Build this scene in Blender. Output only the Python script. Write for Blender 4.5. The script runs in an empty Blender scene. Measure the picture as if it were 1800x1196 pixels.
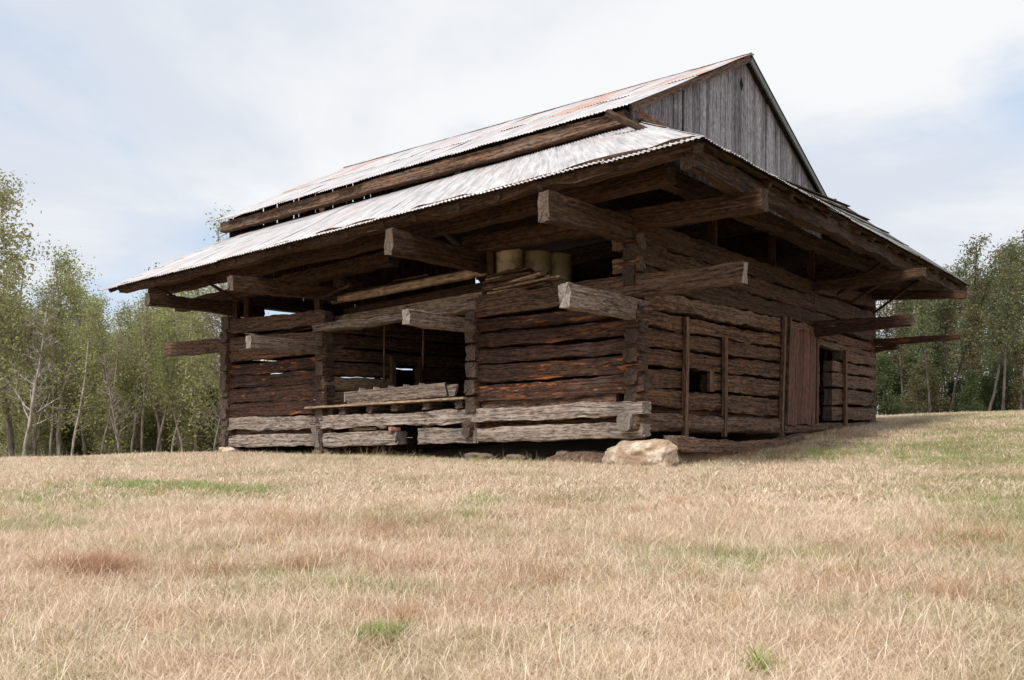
import bpy, math, random
import numpy as np
from mathutils import Vector, Matrix

# ------------------------------------------------------------------ camera, sky, sun, exposure
S = bpy.context.scene
COL = S.collection
EYE = 1.5
cam = bpy.data.objects.new('camera', bpy.data.cameras.new('camera'))
COL.objects.link(cam)
cam.location = (0, 0, EYE)
cam.rotation_euler = (math.radians(90), 0, 0)
cam.data.sensor_width = 36
cam.data.lens = 36 * 1549 / 1800
cam.data.shift_y = 222 / 1800
cam.data.clip_start = 0.05
cam.data.clip_end = 3000
S.camera = cam
S.view_settings.view_transform = 'Standard'
S.view_settings.look = 'None'
S.view_settings.exposure = 0.36
S.view_settings.gamma = 1.0

SUN_DIR = Vector((-0.50, -0.80, 0.0)).normalized()        # horizontal direction towards the sun
SUN_EL = math.radians(52)
sd = Vector((SUN_DIR.x * math.cos(SUN_EL), SUN_DIR.y * math.cos(SUN_EL), math.sin(SUN_EL)))
sl = bpy.data.lights.new('sun', 'SUN')
sl.energy = 3.2
sl.angle = math.radians(15)
sl.color = (1.0, 0.95, 0.88)
sun = bpy.data.objects.new('sun', sl)
COL.objects.link(sun)
sun.location = (0, 0, 40)
sun.rotation_euler = sd.to_track_quat('Z', 'Y').to_euler()


class NT:
    """small helper to write node trees"""
    def __init__(s, tree):
        s.t = tree
        tree.nodes.clear()

    def n(s, typ, props=None, **inp):
        nd = s.t.nodes.new(typ)
        for k, v in (props or {}).items():
            setattr(nd, k, v)
        for k, v in inp.items():
            k = k.replace('_', ' ') if k not in nd.inputs else k
            if k.startswith('i') and k[1:].isdigit():
                sock = nd.inputs[int(k[1:])]
            else:
                sock = nd.inputs[k]
            s.put(sock, v)
        return nd

    def put(s, sock, v):
        if isinstance(v, bpy.types.NodeSocket):
            s.t.links.new(v, sock)
        elif isinstance(v, bpy.types.Node):
            s.t.links.new(v.outputs[0], sock)
        else:
            if hasattr(sock.default_value, '__len__') and hasattr(v, '__len__') and len(sock.default_value) == 4 and len(v) == 3:
                v = (*v, 1)
            sock.default_value = v

    def math(s, op, a, b=0.0, c=0.0, clamp=False):
        return s.n('ShaderNodeMath', dict(operation=op, use_clamp=clamp), i0=a, i1=b, i2=c).outputs[0]

    def mix(s, f, a, b, mode='MIX'):
        nd = s.t.nodes.new('ShaderNodeMix')
        nd.data_type = 'RGBA'
        nd.blend_type = mode
        s.put(nd.inputs[0], f); s.put(nd.inputs[6], a); s.put(nd.inputs[7], b)
        return nd.outputs[2]

    def noise(s, vec, scale=5, detail=3, rough=.5, w=None, dist=0):
        nd = s.n('ShaderNodeTexNoise', None, Scale=scale, Detail=detail, Roughness=rough, Distortion=dist)
        if vec is not None:
            s.put(nd.inputs['Vector'], vec)
        return nd.outputs[0]

    def mapr(s, v, a, b, c=0.0, d=1.0, smooth=True):
        nd = s.n('ShaderNodeMapRange', dict(interpolation_type='SMOOTHSTEP' if smooth else 'LINEAR'))
        s.put(nd.inputs[0], v)
        for k, q in zip((1, 2, 3, 4), (a, b, c, d)):
            s.put(nd.inputs[k], q)
        return nd.outputs[0]

    def vmul(s, v, sc, off=None):
        o = s.n('ShaderNodeVectorMath', dict(operation='MULTIPLY'), i0=v, i1=sc).outputs[0]
        if off is not None:
            o = s.n('ShaderNodeVectorMath', dict(operation='ADD'), i0=o, i1=off).outputs[0]
        return o


W = bpy.data.worlds.new('World')
S.world = W
W.use_nodes = True
t = NT(W.node_tree)
sky = t.n('ShaderNodeTexSky', dict(sky_type='NISHITA', sun_disc=False, sun_elevation=SUN_EL,
                                    sun_rotation=math.atan2(sd.x, sd.y), altitude=300, air_density=1.0,
                                    dust_density=1.5, ozone_density=1.5))
gen = t.n('ShaderNodeTexCoord').outputs['Generated']
sep = t.n('ShaderNodeSeparateXYZ', None, i0=gen)
zz = t.math('ADD', t.math('MAXIMUM', sep.outputs[2], 0.0), 0.22)
pl = t.n('ShaderNodeCombineXYZ', None, X=t.math('DIVIDE', sep.outputs[0], zz), Y=t.math('DIVIDE', sep.outputs[1], zz), Z=0.0).outputs[0]
big = t.noise(t.vmul(pl, (.8, .8, 1), (3.1, 1.45, 0)), 1.0, 7, .55, dist=.3)
med = t.noise(t.vmul(pl, (1.7, 1.7, 1), (7.3, 2.2, 0)), 1.0, 7, .6, dist=.2)
cover = t.mapr(t.math('ADD', t.math('MULTIPLY', big, .75), t.math('MULTIPLY', med, .25)), .35, .49)
shade = t.mapr(t.noise(t.vmul(pl, (.8, 1.1, 1), (11.4, 5.3, 0)), 1.0, 6, .55, dist=.4), .38, .60)
cloud = t.mix(shade, (5.6, 6.0, 6.7), (7.35, 7.4, 7.5))
bluesky = t.mix(.8, t.n('ShaderNodeVectorMath', dict(operation='MULTIPLY'), i0=sky.outputs[0], i1=(1.6, 1.6, 1.6)).outputs[0], (4.9, 5.8, 6.9))
bg = t.n('ShaderNodeBackground', None, Color=t.mix(cover, bluesky, cloud), Strength=0.1)
t.n('ShaderNodeOutputWorld', None, Surface=bg)

# ------------------------------------------------------------------ mesh helper
rng = np.random.default_rng(7)
random.seed(7)


class MB:
    """collects pieces (verts, faces, uvs, tint) and links them as ONE mesh object"""
    def __init__(s):
        s.v = []; s.f = []; s.uv = []; s.mi = []; s.ti = []; s.n = 0

    def add(s, v, f, uv=None, mi=0, tint=None):
        v = np.asarray(v, float)
        tint = rng.random() if tint is None else tint
        s.v.append(v)
        for k, q in enumerate(f):
            s.f.append([i + s.n for i in q])
            s.uv.append(uv[k] if uv is not None else [(0, 0)] * len(q))
            s.mi.append(mi if not hasattr(mi, '__len__') else mi[k])
        s.ti.append(np.full(len(v), tint) if not hasattr(tint, '__len__') else tint)
        s.n += len(v)

    def build(s, name, mats, parent=None, smooth=False, xf=None, props=None):
        me = bpy.data.meshes.new(name)
        v = np.concatenate(s.v)
        if xf is not None:
            v = xf(v)
        me.from_pydata(v.tolist(), [], s.f)
        uvl = me.uv_layers.new(name='UVMap')
        uvl.data.foreach_set('uv', np.array([c for q in s.uv for c in q], dtype=np.float32).ravel())
        at = me.attributes.new('tint', 'FLOAT', 'POINT')
        at.data.foreach_set('value', np.concatenate(s.ti).astype(np.float32))
        for m in (mats if isinstance(mats, (list, tuple)) else [mats]):
            me.materials.append(m)
        me.polygons.foreach_set('material_index', np.array(s.mi, dtype=np.int32))
        if smooth:
            me.polygons.foreach_set('use_smooth', np.ones(len(me.polygons), dtype=bool))
        me.update()
        o = bpy.data.objects.new(name, me)
        COL.objects.link(o)
        if parent is not None:
            o.parent = parent
        for k, q in (props or {}).items():
            o[k] = q
        return o


def empty(name, loc=(0, 0, 0), rz=0, parent=None, **props):
    o = bpy.data.objects.new(name, None)
    o.empty_display_size = .2
    COL.objects.link(o)
    o.location = loc
    o.rotation_euler = (0, 0, rz)
    if parent is not None:
        o.parent = parent
    for k, q in props.items():
        o[k] = q
    return o


def log_geo(mb, P0, P1, w, h, h1=None, w1=None, e=4.0, seed=None, rough=1.0, tap=(0, 0), bend=0.0, seg=.16, N=18, tint=None, rag=.02, twist=0):
    """a hewn log or beam from P0 to P1; w across, h upright; superellipse section with uneven edges"""
    r = np.random.default_rng(int(rng.integers(1e9)) if seed is None else seed)
    P0 = np.array(P0, float); P1 = np.array(P1, float)
    L = np.linalg.norm(P1 - P0)
    h1 = h if h1 is None else h1
    w1 = w if w1 is None else w1
    ax = (P1 - P0) / L
    up = np.array([0, 0, 1.0])
    if abs(ax[2]) > .9:
        up = np.array([0, 1.0, 0])
    sidev = np.cross(ax, up); sidev /= np.linalg.norm(sidev)
    upv = np.cross(sidev, ax)
    ns = max(3, int(L / seg) + 1)
    tt = np.linspace(0, 1, ns)
    s = tt * L

    def wob(amp, f):
        o = np.zeros(ns)
        for k in range(4):
            o += np.sin(s * f * (1.0 + 1.1 * k) + r.random() * 6.3) / (1 + k * .8) * r.uniform(.5, 1)
        return o * amp * .5
    if e < 3 or N <= 10:                    # round pole
        ang = np.linspace(0, 2 * np.pi, N, endpoint=False) + np.pi / N
        c, sn = np.cos(ang), np.sin(ang)
        sx = np.sign(c) * np.abs(c) ** (2 / e)
        sy = np.sign(sn) * np.abs(sn) ** (2 / e)
    else:                                   # hewn flat on four sides, uneven chamfered edges
        sx = []; sy = []
        for qx, qy in ((1, -1), (1, 1), (-1, 1), (-1, -1)):
            cx_ = min(.8, r.uniform(.3, 1.5) * .022 * (9 - min(e, 7)) / 4 / (w * .5)); cy_ = min(.7, r.uniform(.3, 1.5) * .022 * (9 - min(e, 7)) / 4 / (h * .5))
            a_, b_ = (qx * (1 - cx_), qy), (qx, qy * (1 - cy_))
            m_ = (qx * (1 - cx_ * .3), qy * (1 - cy_ * .3))
            seq = [a_, m_, b_] if qx * qy < 0 else [b_, m_, a_]
            for q in seq:
                sx.append(q[0]); sy.append(q[1])
            if qx * qy < 0:                 # middle of the upright face: two points
                for f_ in (.33, -.30):
                    sx.append(qx * (1 + r.uniform(-.04, .05))); sy.append(qy * f_)
            else:
                sx.append(0); sy.append(qy * 1.0)
        sx = np.array(sx); sy = np.array(sy); N = len(sx)
    hh = (h + (h1 - h) * tt) * .5
    ww = (w + (w1 - w) * tt) * .5
    cz = wob(.012 * rough, .8) + bend * np.sin(np.pi * tt)
    cy = wob(.014 * rough, .9)
    topn = wob(.016 * rough, 1.9) + wob(.007 * rough, 8.0); botn = wob(.022 * rough, 2.3) + wob(.007 * rough, 9.0); sdn = wob(.012 * rough, 2.0)
    if tap[0]:
        k = np.clip((s - .0) / .26, 0, 1); k = k * k * (3 - 2 * k)
        hh = hh * (tap[0] + (1 - tap[0]) * k)
    if tap[1]:
        k = np.clip((L - s) / .26, 0, 1); k = k * k * (3 - 2 * k)
        hh = hh * (tap[1] + (1 - tap[1]) * k)
    ph = r.random((N, 3)) * 6.3
    V = np.zeros((ns, N, 3))
    for j in range(N):
        lump = .0045 * rough * (np.sin(s * 2.3 + ph[j, 0]) + .8 * np.sin(s * 6.3 + ph[j, 1]) + .9 * np.sin(s * 15.0 + ph[j, 2]))
        a = sx[j] * (ww + sdn + lump)
        b = sy[j] * hh + (topn if sy[j] > 0 else -botn) * abs(sy[j]) + sy[j] * lump + cz
        so = s.copy()
        so[0] += r.uniform(-rag, rag); so[-1] += r.uniform(-rag, rag)
        tw = twist * (tt - .5)
        a2 = a * np.cos(tw) - (b - cz) * np.sin(tw); b2 = a * np.sin(tw) + (b - cz) * np.cos(tw) + cz
        V[:, j, :] = P0 + so[:, None] * ax + (a2 + cy)[:, None] * sidev + b2[:, None] * upv
    verts = V.reshape(-1, 3).tolist()
    faces = []; uvs = []; mi = []
    per = np.concatenate([[0], np.cumsum(np.hypot(np.diff(np.append(sx, sx[0])) * w * .5, np.diff(np.append(sy, sy[0])) * h * .5))])
    u0 = r.random() * 40; v0 = r.random() * 40
    for i in range(ns - 1):
        for j in range(N):
            k = (j + 1) % N
            faces.append((i * N + j, i * N + k, (i + 1) * N + k, (i + 1) * N + j))
            uvs.append([(u0 + s[i], v0 + per[j]), (u0 + s[i], v0 + per[j + 1]), (u0 + s[i + 1], v0 + per[j + 1]), (u0 + s[i + 1], v0 + per[j])])
            mi.append(0)
    for end, i in ((0, 0), (1, ns - 1)):
        ci = len(verts)
        cpt = V[i].mean(0) + ax * (.012 if end == 0 else -.012)
        verts.append(cpt.tolist())
        for j in range(N):
            k = (j + 1) % N
            a, b = i * N + j, i * N + k
            ua = (sx[j] * w * .5, sy[j] * h * .5); ub = (sx[k] * w * .5, sy[k] * h * .5)
            if end == 0:
                faces.append((b, a, ci)); uvs.append([ub, ua, (0, 0)])
            else:
                faces.append((a, b, ci)); uvs.append([ua, ub, (0, 0)])
            mi.append(1)
    mb.add(verts, faces, uvs, mi, tint)


def plank_geo(mb, P0, P1, wv, th, up=(0, 0, 1), tint=None, warp=.0, seg=.5):
    """straight sawn board from P0 to P1; width wv along up-ish axis, thickness th"""
    P0 = np.array(P0, float); P1 = np.array(P1, float)
    ax = P1 - P0; L = np.linalg.norm(ax); ax /= L
    up = np.array(up, float)
    sd_ = np.cross(ax, up); sd_ /= np.linalg.norm(sd_)
    upv = np.cross(sd_, ax)
    n = max(2, int(L / seg) + 1)
    vs = []; fs = []; uv = []
    u0, v0 = rng.random() * 40, rng.random() * 40
    p1, p2 = rng.random(2) * 6.3
    for i in range(n):
        tt = i / (n - 1)
        o = warp * (math.sin(tt * 3.1 + p1) + .5 * math.sin(tt * 7 + p2))
        c = P0 + ax * L * tt + sd_ * o
        for a, b in ((-1, -1), (1, -1), (1, 1), (-1, 1)):
            vs.append(c + sd_ * a * th / 2 + upv * b * wv / 2)
    pr = [0, th, th + wv, 2 * th + wv, 2 * th + 2 * wv]
    for i in range(n - 1):
        for j in range(4):
            k = (j + 1) % 4
            fs.append((i * 4 + j, i * 4 + k, i * 4 + 4 + k, i * 4 + 4 + j))
            a, b = u0 + L * i / (n - 1), u0 + L * (i + 1) / (n - 1)
            uv.append([(a, v0 + pr[j]), (a, v0 + pr[j + 1]), (b, v0 + pr[j + 1]), (b, v0 + pr[j])])
    fs.append((3, 2, 1, 0)); uv.append([(u0, v0)] * 4)
    m = (n - 1) * 4
    fs.append((m, m + 1, m + 2, m + 3)); uv.append([(u0, v0)] * 4)
    mb.add(vs, fs, uv, 0, tint)


# ------------------------------------------------------------------ materials
def new_mat(name):
    m = bpy.data.materials.new(name)
    m.use_nodes = True
    return m, NT(m.node_tree)


def finish(t, col, rough=.85, bump=None, bdist=.01, bstr=1.0, spec=.25, extra=None):
    b = t.n('ShaderNodeBsdfPrincipled')
    t.put(b.inputs['Base Color'], col)
    t.put(b.inputs['Roughness'], rough)
    b.inputs['Specular IOR Level'].default_value = spec
    if bump is not None:
        bp = t.n('ShaderNodeBump', None, Strength=bstr, Distance=bdist, Height=bump)
        t.put(b.inputs['Normal'], bp.outputs[0])
    for k, v in (extra or {}).items():
        t.put(b.inputs[k], v)
    t.n('ShaderNodeOutputMaterial', None, Surface=b)
    return b


def wood(name, dark, light, orange=0.0, ocol=(.38, .13, .035), grey=(.3, .27, .25), greyamt=.2, crack=.6, knots=.0, tvar=.5):
    m, t = new_mat(name)
    uv = t.n('ShaderNodeUVMap', dict(uv_map='UVMap')).outputs[0]
    oi = t.n('ShaderNodeObjectInfo').outputs['Random']
    ti = t.n('ShaderNodeAttribute', dict(attribute_name='tint')).outputs['Fac']
    rnd = t.math('FRACT', t.math('ADD', oi, ti))
    off = t.n('ShaderNodeCombineXYZ', None, X=t.math('MULTIPLY', rnd, 37.0), Y=t.math('MULTIPLY', rnd, 91.0), Z=0.0).outputs[0]
    p = t.n('ShaderNodeVectorMath', dict(operation='ADD'), i0=uv, i1=off).outputs[0]
    fib = t.noise(t.vmul(p, (2.2, 95, 1)), 1, 4, .7)
    grain = t.noise(t.vmul(p, (.55, 24, 1)), 1, 6, .72, dist=.12)
    blot = t.noise(t.vmul(p, (1.1, 3.2, 1)), 1, 6, .7)
    blot2 = t.noise(t.vmul(p, (.5, 6, 1), (9, 3, 0)), 1, 5, .65)
    adze = t.noise(t.vmul(p, (9, 5, 1)), 1, 4, .7)
    mot = t.noise(t.vmul(p, (6, 26, 1), (3, 7, 0)), 1, 4, .75)
    ck = t.noise(t.vmul(p, (.38, 11, 1), (5, 1, 0)), 1, 4, .55, dist=.25)
    ckm = t.math('SUBTRACT', 1.0, t.mapr(t.math('ABSOLUTE', t.math('SUBTRACT', ck, .5)), .004, .022))   # thin lines
    ckm = t.math('MULTIPLY', ckm, t.mapr(blot, .42, .6))
    base = t.mix(t.mapr(grain, .34, .68), dark, light)
    base = t.mix(t.math('MULTIPLY', t.mapr(blot, .5, .72), greyamt), base, grey)
    base = t.mix(t.math('MULTIPLY', t.mapr(blot2, .55, .75), .55), base, tuple(c * .45 for c in dark))
    base = t.mix(t.math('MULTIPLY', t.mapr(mot, .50, .62), .65), base, tuple(min(1, c * 1.3) for c in light))
    base = t.mix(t.math('MULTIPLY', t.mapr(mot, .47, .36), .8), base, tuple(c * .35 for c in dark))
    if orange > 0:
        om = t.math('MULTIPLY', t.mapr(t.noise(t.vmul(p, (1.8, 11, 1), (2, 8, 0)), 1, 6, .75), .53, .62),
                    t.mapr(t.noise(t.vmul(p, (.3, 1.6, 1), (4, 4, 0)), 1, 2, .5), .47, .58))
        base = t.mix(t.math('MULTIPLY', om, orange), base, ocol)
    if knots > 0:
        vo = t.n('ShaderNodeTexVoronoi', dict(feature='F1'), Scale=1.0)
        t.put(vo.inputs['Vector'], t.vmul(p, (2.0, 5.5, 1)))
        km = t.math('MULTIPLY', t.mapr(vo.outputs['Distance'], .09, .17, 1.0, 0.0), t.mapr(t.n('ShaderNodeSeparateColor', None, i0=vo.outputs['Color']).outputs[0], .75, .8))
        base = t.mix(t.math('MULTIPLY', km, knots), base, (.34, .14, .045))
    base = t.mix(t.math('MULTIPLY', t.mapr(fib, .4, .7), .30), base, t.mix(1.0, base, (.5, .47, .45), 'MULTIPLY'))
    base = t.mix(t.math('MULTIPLY', ckm, crack), base, (.008, .006, .005))
    val = t.math('ADD', 1.0 - tvar * .5, t.math('MULTIPLY', rnd, tvar))
    hs = t.n('ShaderNodeHueSaturation', None, Hue=.5, Saturation=1.0, Value=val, Color=base)
    hgt = t.math('ADD', t.math('MULTIPLY', grain, .45), t.math('ADD', t.math('MULTIPLY', mot, .4), t.math('MULTIPLY', adze, .5)))
    hgt = t.math('SUBTRACT', hgt, t.math('MULTIPLY', ckm, .9))
    finish(t, hs.outputs[0], .85, hgt, .014, 1.0)
    return m


def endgrain(name, dark, light):
    m, t = new_mat(name)
    uv = t.n('ShaderNodeUVMap', dict(uv_map='UVMap')).outputs[0]
    oi = t.n('ShaderNodeObjectInfo').outputs['Random']
    off = t.n('ShaderNodeCombineXYZ', None, X=t.math('MULTIPLY', oi, 31.0), Y=t.math('MULTIPLY', oi, 17.0), Z=0.0).outputs[0]
    puv = t.n('ShaderNodeVectorMath', dict(operation='ADD'), i0=uv, i1=off).outputs[0]
    a = t.noise(t.vmul(puv, (26, 26, 1)), 1, 5, .7)
    b = t.noise(t.vmul(puv, (7, 7, 1)), 1, 3, .6)
    dist = t.n('ShaderNodeVectorMath', dict(operation='LENGTH'), i0=t.vmul(uv, (1, 1, 1), (.03, .02, 0))).outputs['Value']
    ring = t.math('SINE', t.math('ADD', t.math('MULTIPLY', dist, 330.0), t.math('MULTIPLY', b, 16.0)))
    sp = t.n('ShaderNodeSeparateXYZ', None, i0=t.vmul(uv, (1, 1, 1), (.03, .02, 0)))
    th = t.math('ADD', t.math('ARCTAN2', sp.outputs[1], sp.outputs[0]), t.math('MULTIPLY', oi, 6.28))
    rad = t.mapr(t.math('ABSOLUTE', t.math('SINE', t.math('ADD', t.math('MULTIPLY', th, 1.5), t.math('MULTIPLY', a, .5)))), .0, .07, 1.0, 0.0)
    c = t.mix(t.mapr(a, .3, .7), dark, light)
    c = t.mix(t.math('MULTIPLY', t.mapr(ring, -.6, .9), .35), c, tuple(q * .5 for q in dark))
    c = t.mix(t.math('MULTIPLY', rad, .8), c, tuple(q * .12 for q in dark))
    finish(t, c, .9, t.math('SUBTRACT', t.math('ADD', a, t.math('MULTIPLY', ring, .15)), rad), .015)
    return m


M = {}
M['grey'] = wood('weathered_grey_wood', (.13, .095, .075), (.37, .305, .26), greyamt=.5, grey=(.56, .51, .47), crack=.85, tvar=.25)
M['greybrown'] = wood('grey_brown_wood', (.095, .065, .05), (.29, .225, .185), orange=.1, greyamt=.5, grey=(.44, .38, .34), crack=.85, tvar=.25)
M['brown'] = wood('brown_wood', (.022, .010, .006), (.18, .094, .052), orange=.55, greyamt=.4, grey=(.25, .18, .135), knots=.0, tvar=.5)
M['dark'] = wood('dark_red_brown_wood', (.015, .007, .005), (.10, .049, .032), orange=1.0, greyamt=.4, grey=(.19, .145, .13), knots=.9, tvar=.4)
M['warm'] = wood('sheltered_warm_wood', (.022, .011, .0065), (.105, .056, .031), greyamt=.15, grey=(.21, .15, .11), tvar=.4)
M['pale'] = wood('pale_inside_wood', (.2, .13, .08), (.5, .36, .24), greyamt=.2, tvar=.5)
M['mid'] = wood('half_weathered_wood', (.04, .021, .013), (.215, .13, .085), orange=.35, greyamt=.45, grey=(.32, .25, .21), tvar=.4)
M['board'] = wood('silver_grey_boards', (.13, .12, .13), (.36, .345, .37), greyamt=.4, grey=(.44, .43, .46), crack=.6, tvar=.7)
M['door'] = wood('red_brown_boards', (.07, .030, .020), (.20, .10, .07), greyamt=.3, grey=(.25, .19, .16), crack=.6, tvar=.5)
E_GREY = endgrain('grey_log_end', (.20, .165, .14), (.40, .35, .31))
E_DARK = endgrain('dark_log_end', (.04, .027, .02), (.13, .09, .07))
E_MID = endgrain('brown_log_end', (.075, .052, .04), (.20, .15, .12))


def metal(name, rust, axis=(1, 1), green=0.0):
    m, t = new_mat(name)
    uv = t.n('ShaderNodeUVMap', dict(uv_map='UVMap')).outputs[0]
    ti = t.n('ShaderNodeAttribute', dict(attribute_name='tint')).outputs['Fac']
    st = t.noise(t.vmul(uv, (9, .8, 1)), 1, 4, .6)
    bl = t.noise(t.vmul(uv, (1.2, .5, 1), (3, 3, 0)), 1, 6, .62)
    fine = t.noise(t.vmul(uv, (30, 12, 1)), 1, 4, .6)
    base = t.mix(t.mapr(st, .3, .7), (.34, .325, .33), (.62, .60, .61))
    base = t.mix(t.math('MULTIPLY', t.mapr(fine, .5, .75), .4), base, (.32, .29, .29))
    dv = t.math('ADD', bl, t.math('MULTIPLY', t.math('SUBTRACT', ti, .5), .22))
    dv = t.math('ADD', dv, t.math('MULTIPLY', t.math('SUBTRACT', st, .5), .35))
    rm = t.mapr(dv, rust[0], rust[1])
    base = t.mix(t.math('MULTIPLY', rm, .85), base, t.mix(fine, (.36, .17, .11), (.56, .34, .26)))
    if green:
        base = t.mix(green, base, (.10, .125, .11))
    finish(t, base, .6, fine, .002, .5, .3, {'Metallic': .25})
    return m


M['roof'] = metal('galvanised_sheet', (.62, .80))
M['roofr'] = metal('rusting_sheet', (.46, .62))
M['roofg'] = metal('dull_green_grey_sheet', (.62, .75), green=.85)
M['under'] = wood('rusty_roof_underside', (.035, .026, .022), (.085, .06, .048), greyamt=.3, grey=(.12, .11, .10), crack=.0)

# ------------------------------------------------------------------ frames
CA = math.cos(math.atan2(2000, 1549)); SA = math.sin(math.atan2(2000, 1549))   # barn turned against the view
BX, BY, ZB = 1.99, 14.0, 0.13           # near corner of the barn, its ground relative to eye level
SH = .047                               # the barn follows the rise of the hill


def loc2w(x, y):
    return BX + SA * x + CA * y, BY - CA * x + SA * y


def w2loc(X, Y):
    dx, dy = X - BX, Y - BY
    return SA * dx - CA * dy, CA * dx + SA * dy


def shear(v):
    v = v.copy()
    v[:, 2] += SH * v[:, 1] - ZB
    return v


def ground_h(X, Y):
    """height of the meadow in world z (numpy arrays)"""
    X = np.asarray(X, float); Y = np.asarray(Y, float)
    base = -1.5 + .1155 * np.minimum(Y, 12)
    s = np.clip((Y - 12) / 12, 0, 1)
    base = base + .1155 * 12 * (s - s * s / 2) * .62
    base = base - .006 * np.clip(Y - 34, 0, 60)
    base = np.where(Y < 0, -1.5 + .05 * Y * (Y > -20), base)
    yl = CA * (X - BX) + SA * (Y - BY)
    u = yl - 2.4
    sp = np.log1p(np.exp(np.clip(u * 1.2, -30, 30))) / 1.2
    sp = sp / (1 + (sp / 23) ** 5) ** .2
    sp = sp * np.clip((X + 14) / 12, 0, 1) ** 1
    g = base + .085 * sp - .03
    g = g - .032 * np.clip(-X - 8, 0, 16)
    g = g + .025 * np.sin(X * .9 + 1.3) * np.sin(Y * .7) + .012 * np.sin(X * 2.3 + Y * 1.7)
    return g + EYE


# ------------------------------------------------------------------ ground
def ground_mat():
    m, t = new_mat('dry_meadow_soil')
    p = t.n('ShaderNodeNewGeometry').outputs['Position']
    a = t.noise(p, 1.1, 5, .6); b = t.noise(p, 9, 6, .7); c = t.noise(t.vmul(p, (60, 25, 1)), 1, 4, .7)
    g = t.noise(t.vmul(p, (.35, .6, 1)), 1, 4, .6)
    col = t.mix(t.mapr(c, .3, .7), (.20, .135, .085), (.47, .37, .26))
    col = t.mix(t.math('MULTIPLY', t.mapr(b, .5, .7), .5), col, (.26, .15, .085))
    col = t.mix(t.math('MULTIPLY', t.mapr(t.math('ADD', g, t.math('MULTIPLY', t.math('SUBTRACT', b, .5), .4)), .5, .66), .6), col, (.20, .23, .085))
    finish(t, col, .95, t.math('ADD', b, c), .03, 1)
    return m


def axis_pts(lo, hi, fine_lo, fine_hi, step):
    core = np.arange(fine_lo, fine_hi + step, step)
    left = fine_lo - np.geomspace(step, fine_lo - lo, 26)[::-1]
    right = fine_hi + step + np.geomspace(step, hi - fine_hi - step, 26)
    return np.concatenate([left, core, right])


gx = axis_pts(-900, 900, -26, 30, .4); gy = axis_pts(-300, 1500, -2, 46, .4)
GX, GY = np.meshgrid(gx, gy)
GZ = ground_h(GX, GY)
gv = np.stack([GX, GY, GZ], -1).reshape(-1, 3)
nx, ny = len(gx), len(gy)
ii = (np.arange(ny - 1)[:, None] * nx + np.arange(nx - 1)[None]).ravel()
gf = np.stack([ii, ii + 1, ii + nx + 1, ii + nx], -1)
me = bpy.data.meshes.new('ground')
me.from_pydata(gv.tolist(), [], gf.tolist())
me.materials.append(ground_mat())
me.polygons.foreach_set('use_smooth', np.ones(len(me.polygons), dtype=bool))
ground = bpy.data.objects.new('ground', me)
ground['kind'] = 'structure'
ground['label'] = 'sloping meadow of mown dry grass rising to the barn'
COL.objects.link(ground)

# ------------------------------------------------------------------ the barn
barn = empty('log_barn', (BX, BY, EYE + ZB), -math.atan2(CA, SA),
             label='large old log barn with wide overhanging tin roof standing on the dry meadow', category='barn')


def log(parent, P0, P1, w, h, mat='brown', end=None, name='log', label=None, **k):
    mb = MB()
    log_geo(mb, P0, P1, w, h, **k)
    e = end or (E_GREY if mat == 'grey' else E_MID if mat == 'mid' else E_DARK)
    o = mb.build(name, [M[mat], e], parent, smooth=False, xf=shear, props={'label': label} if label else None)
    o.data.polygons.foreach_set('use_smooth', np.ones(len(o.data.polygons), dtype=bool))
    o.data.set_sharp_from_angle(angle=math.radians(28))
    return o


def wall(name, label=None):
    o = empty(name, parent=barn)
    if label:
        o['label'] = label
    return o


def xrow(wl, x0, x1, a, b, c, d, mat, y=.1, w=.22, **k):
    k.setdefault('rough', 1.2)
    k.setdefault('seg', .1)
    h, h1 = a - b, c - d
    mb = MB()
    return log(wl, (x0, y, (a + b) / 2), (x1, y, (c + d) / 2), w, h, mat, h1=h1, **k)


def yrow(wl, y0, y1, a, b, c, d, mat, x=-.1, w=.22, **k):
    k.setdefault('rough', 1.3)
    k.setdefault('seg', .12)
    return log(wl, (x, y0, (a + b) / 2), (x, y1, (c + d) / 2), w, a - b, mat, h1=c - d, **k)


# front wall of the near crib
fw = wall('front_log_wall', 'log wall of the near pen facing the camera')
T = (.75, .75)
xrow(fw, -3.52, .12, .70, .44, .71, .445, 'grey', tap=(0, .8), w=.27, e=3.2)
xrow(fw, -3.45, .02, .80, .66, .80, .68, 'brown', y=.22, w=.12)
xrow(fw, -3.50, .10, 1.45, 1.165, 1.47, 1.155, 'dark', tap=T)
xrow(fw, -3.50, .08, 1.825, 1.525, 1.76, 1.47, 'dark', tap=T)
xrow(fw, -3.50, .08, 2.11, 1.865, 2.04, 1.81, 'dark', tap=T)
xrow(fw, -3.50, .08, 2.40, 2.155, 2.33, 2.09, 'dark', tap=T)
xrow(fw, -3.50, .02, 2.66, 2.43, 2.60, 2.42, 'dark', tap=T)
xrow(fw, -3.45, -.02, 2.50, 2.40, 2.46, 2.38, 'dark', y=.2, w=.1)
# the long low timbers that cross the whole front
xrow(fw, -7.95, .14, 1.06, .80, 1.03, .80, 'grey', w=.27, e=3.6, tap=(0, .85), y=.07, rough=1.5)
xrow(fw, -3.25, -.42, 1.15, 1.02, 1.19, 1.01, 'mid', w=.2, y=.14)
xrow(fw, -4.78, -3.3, .73, .42, .70, .43, 'grey', w=.27, e=4.5, y=.09)

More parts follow.
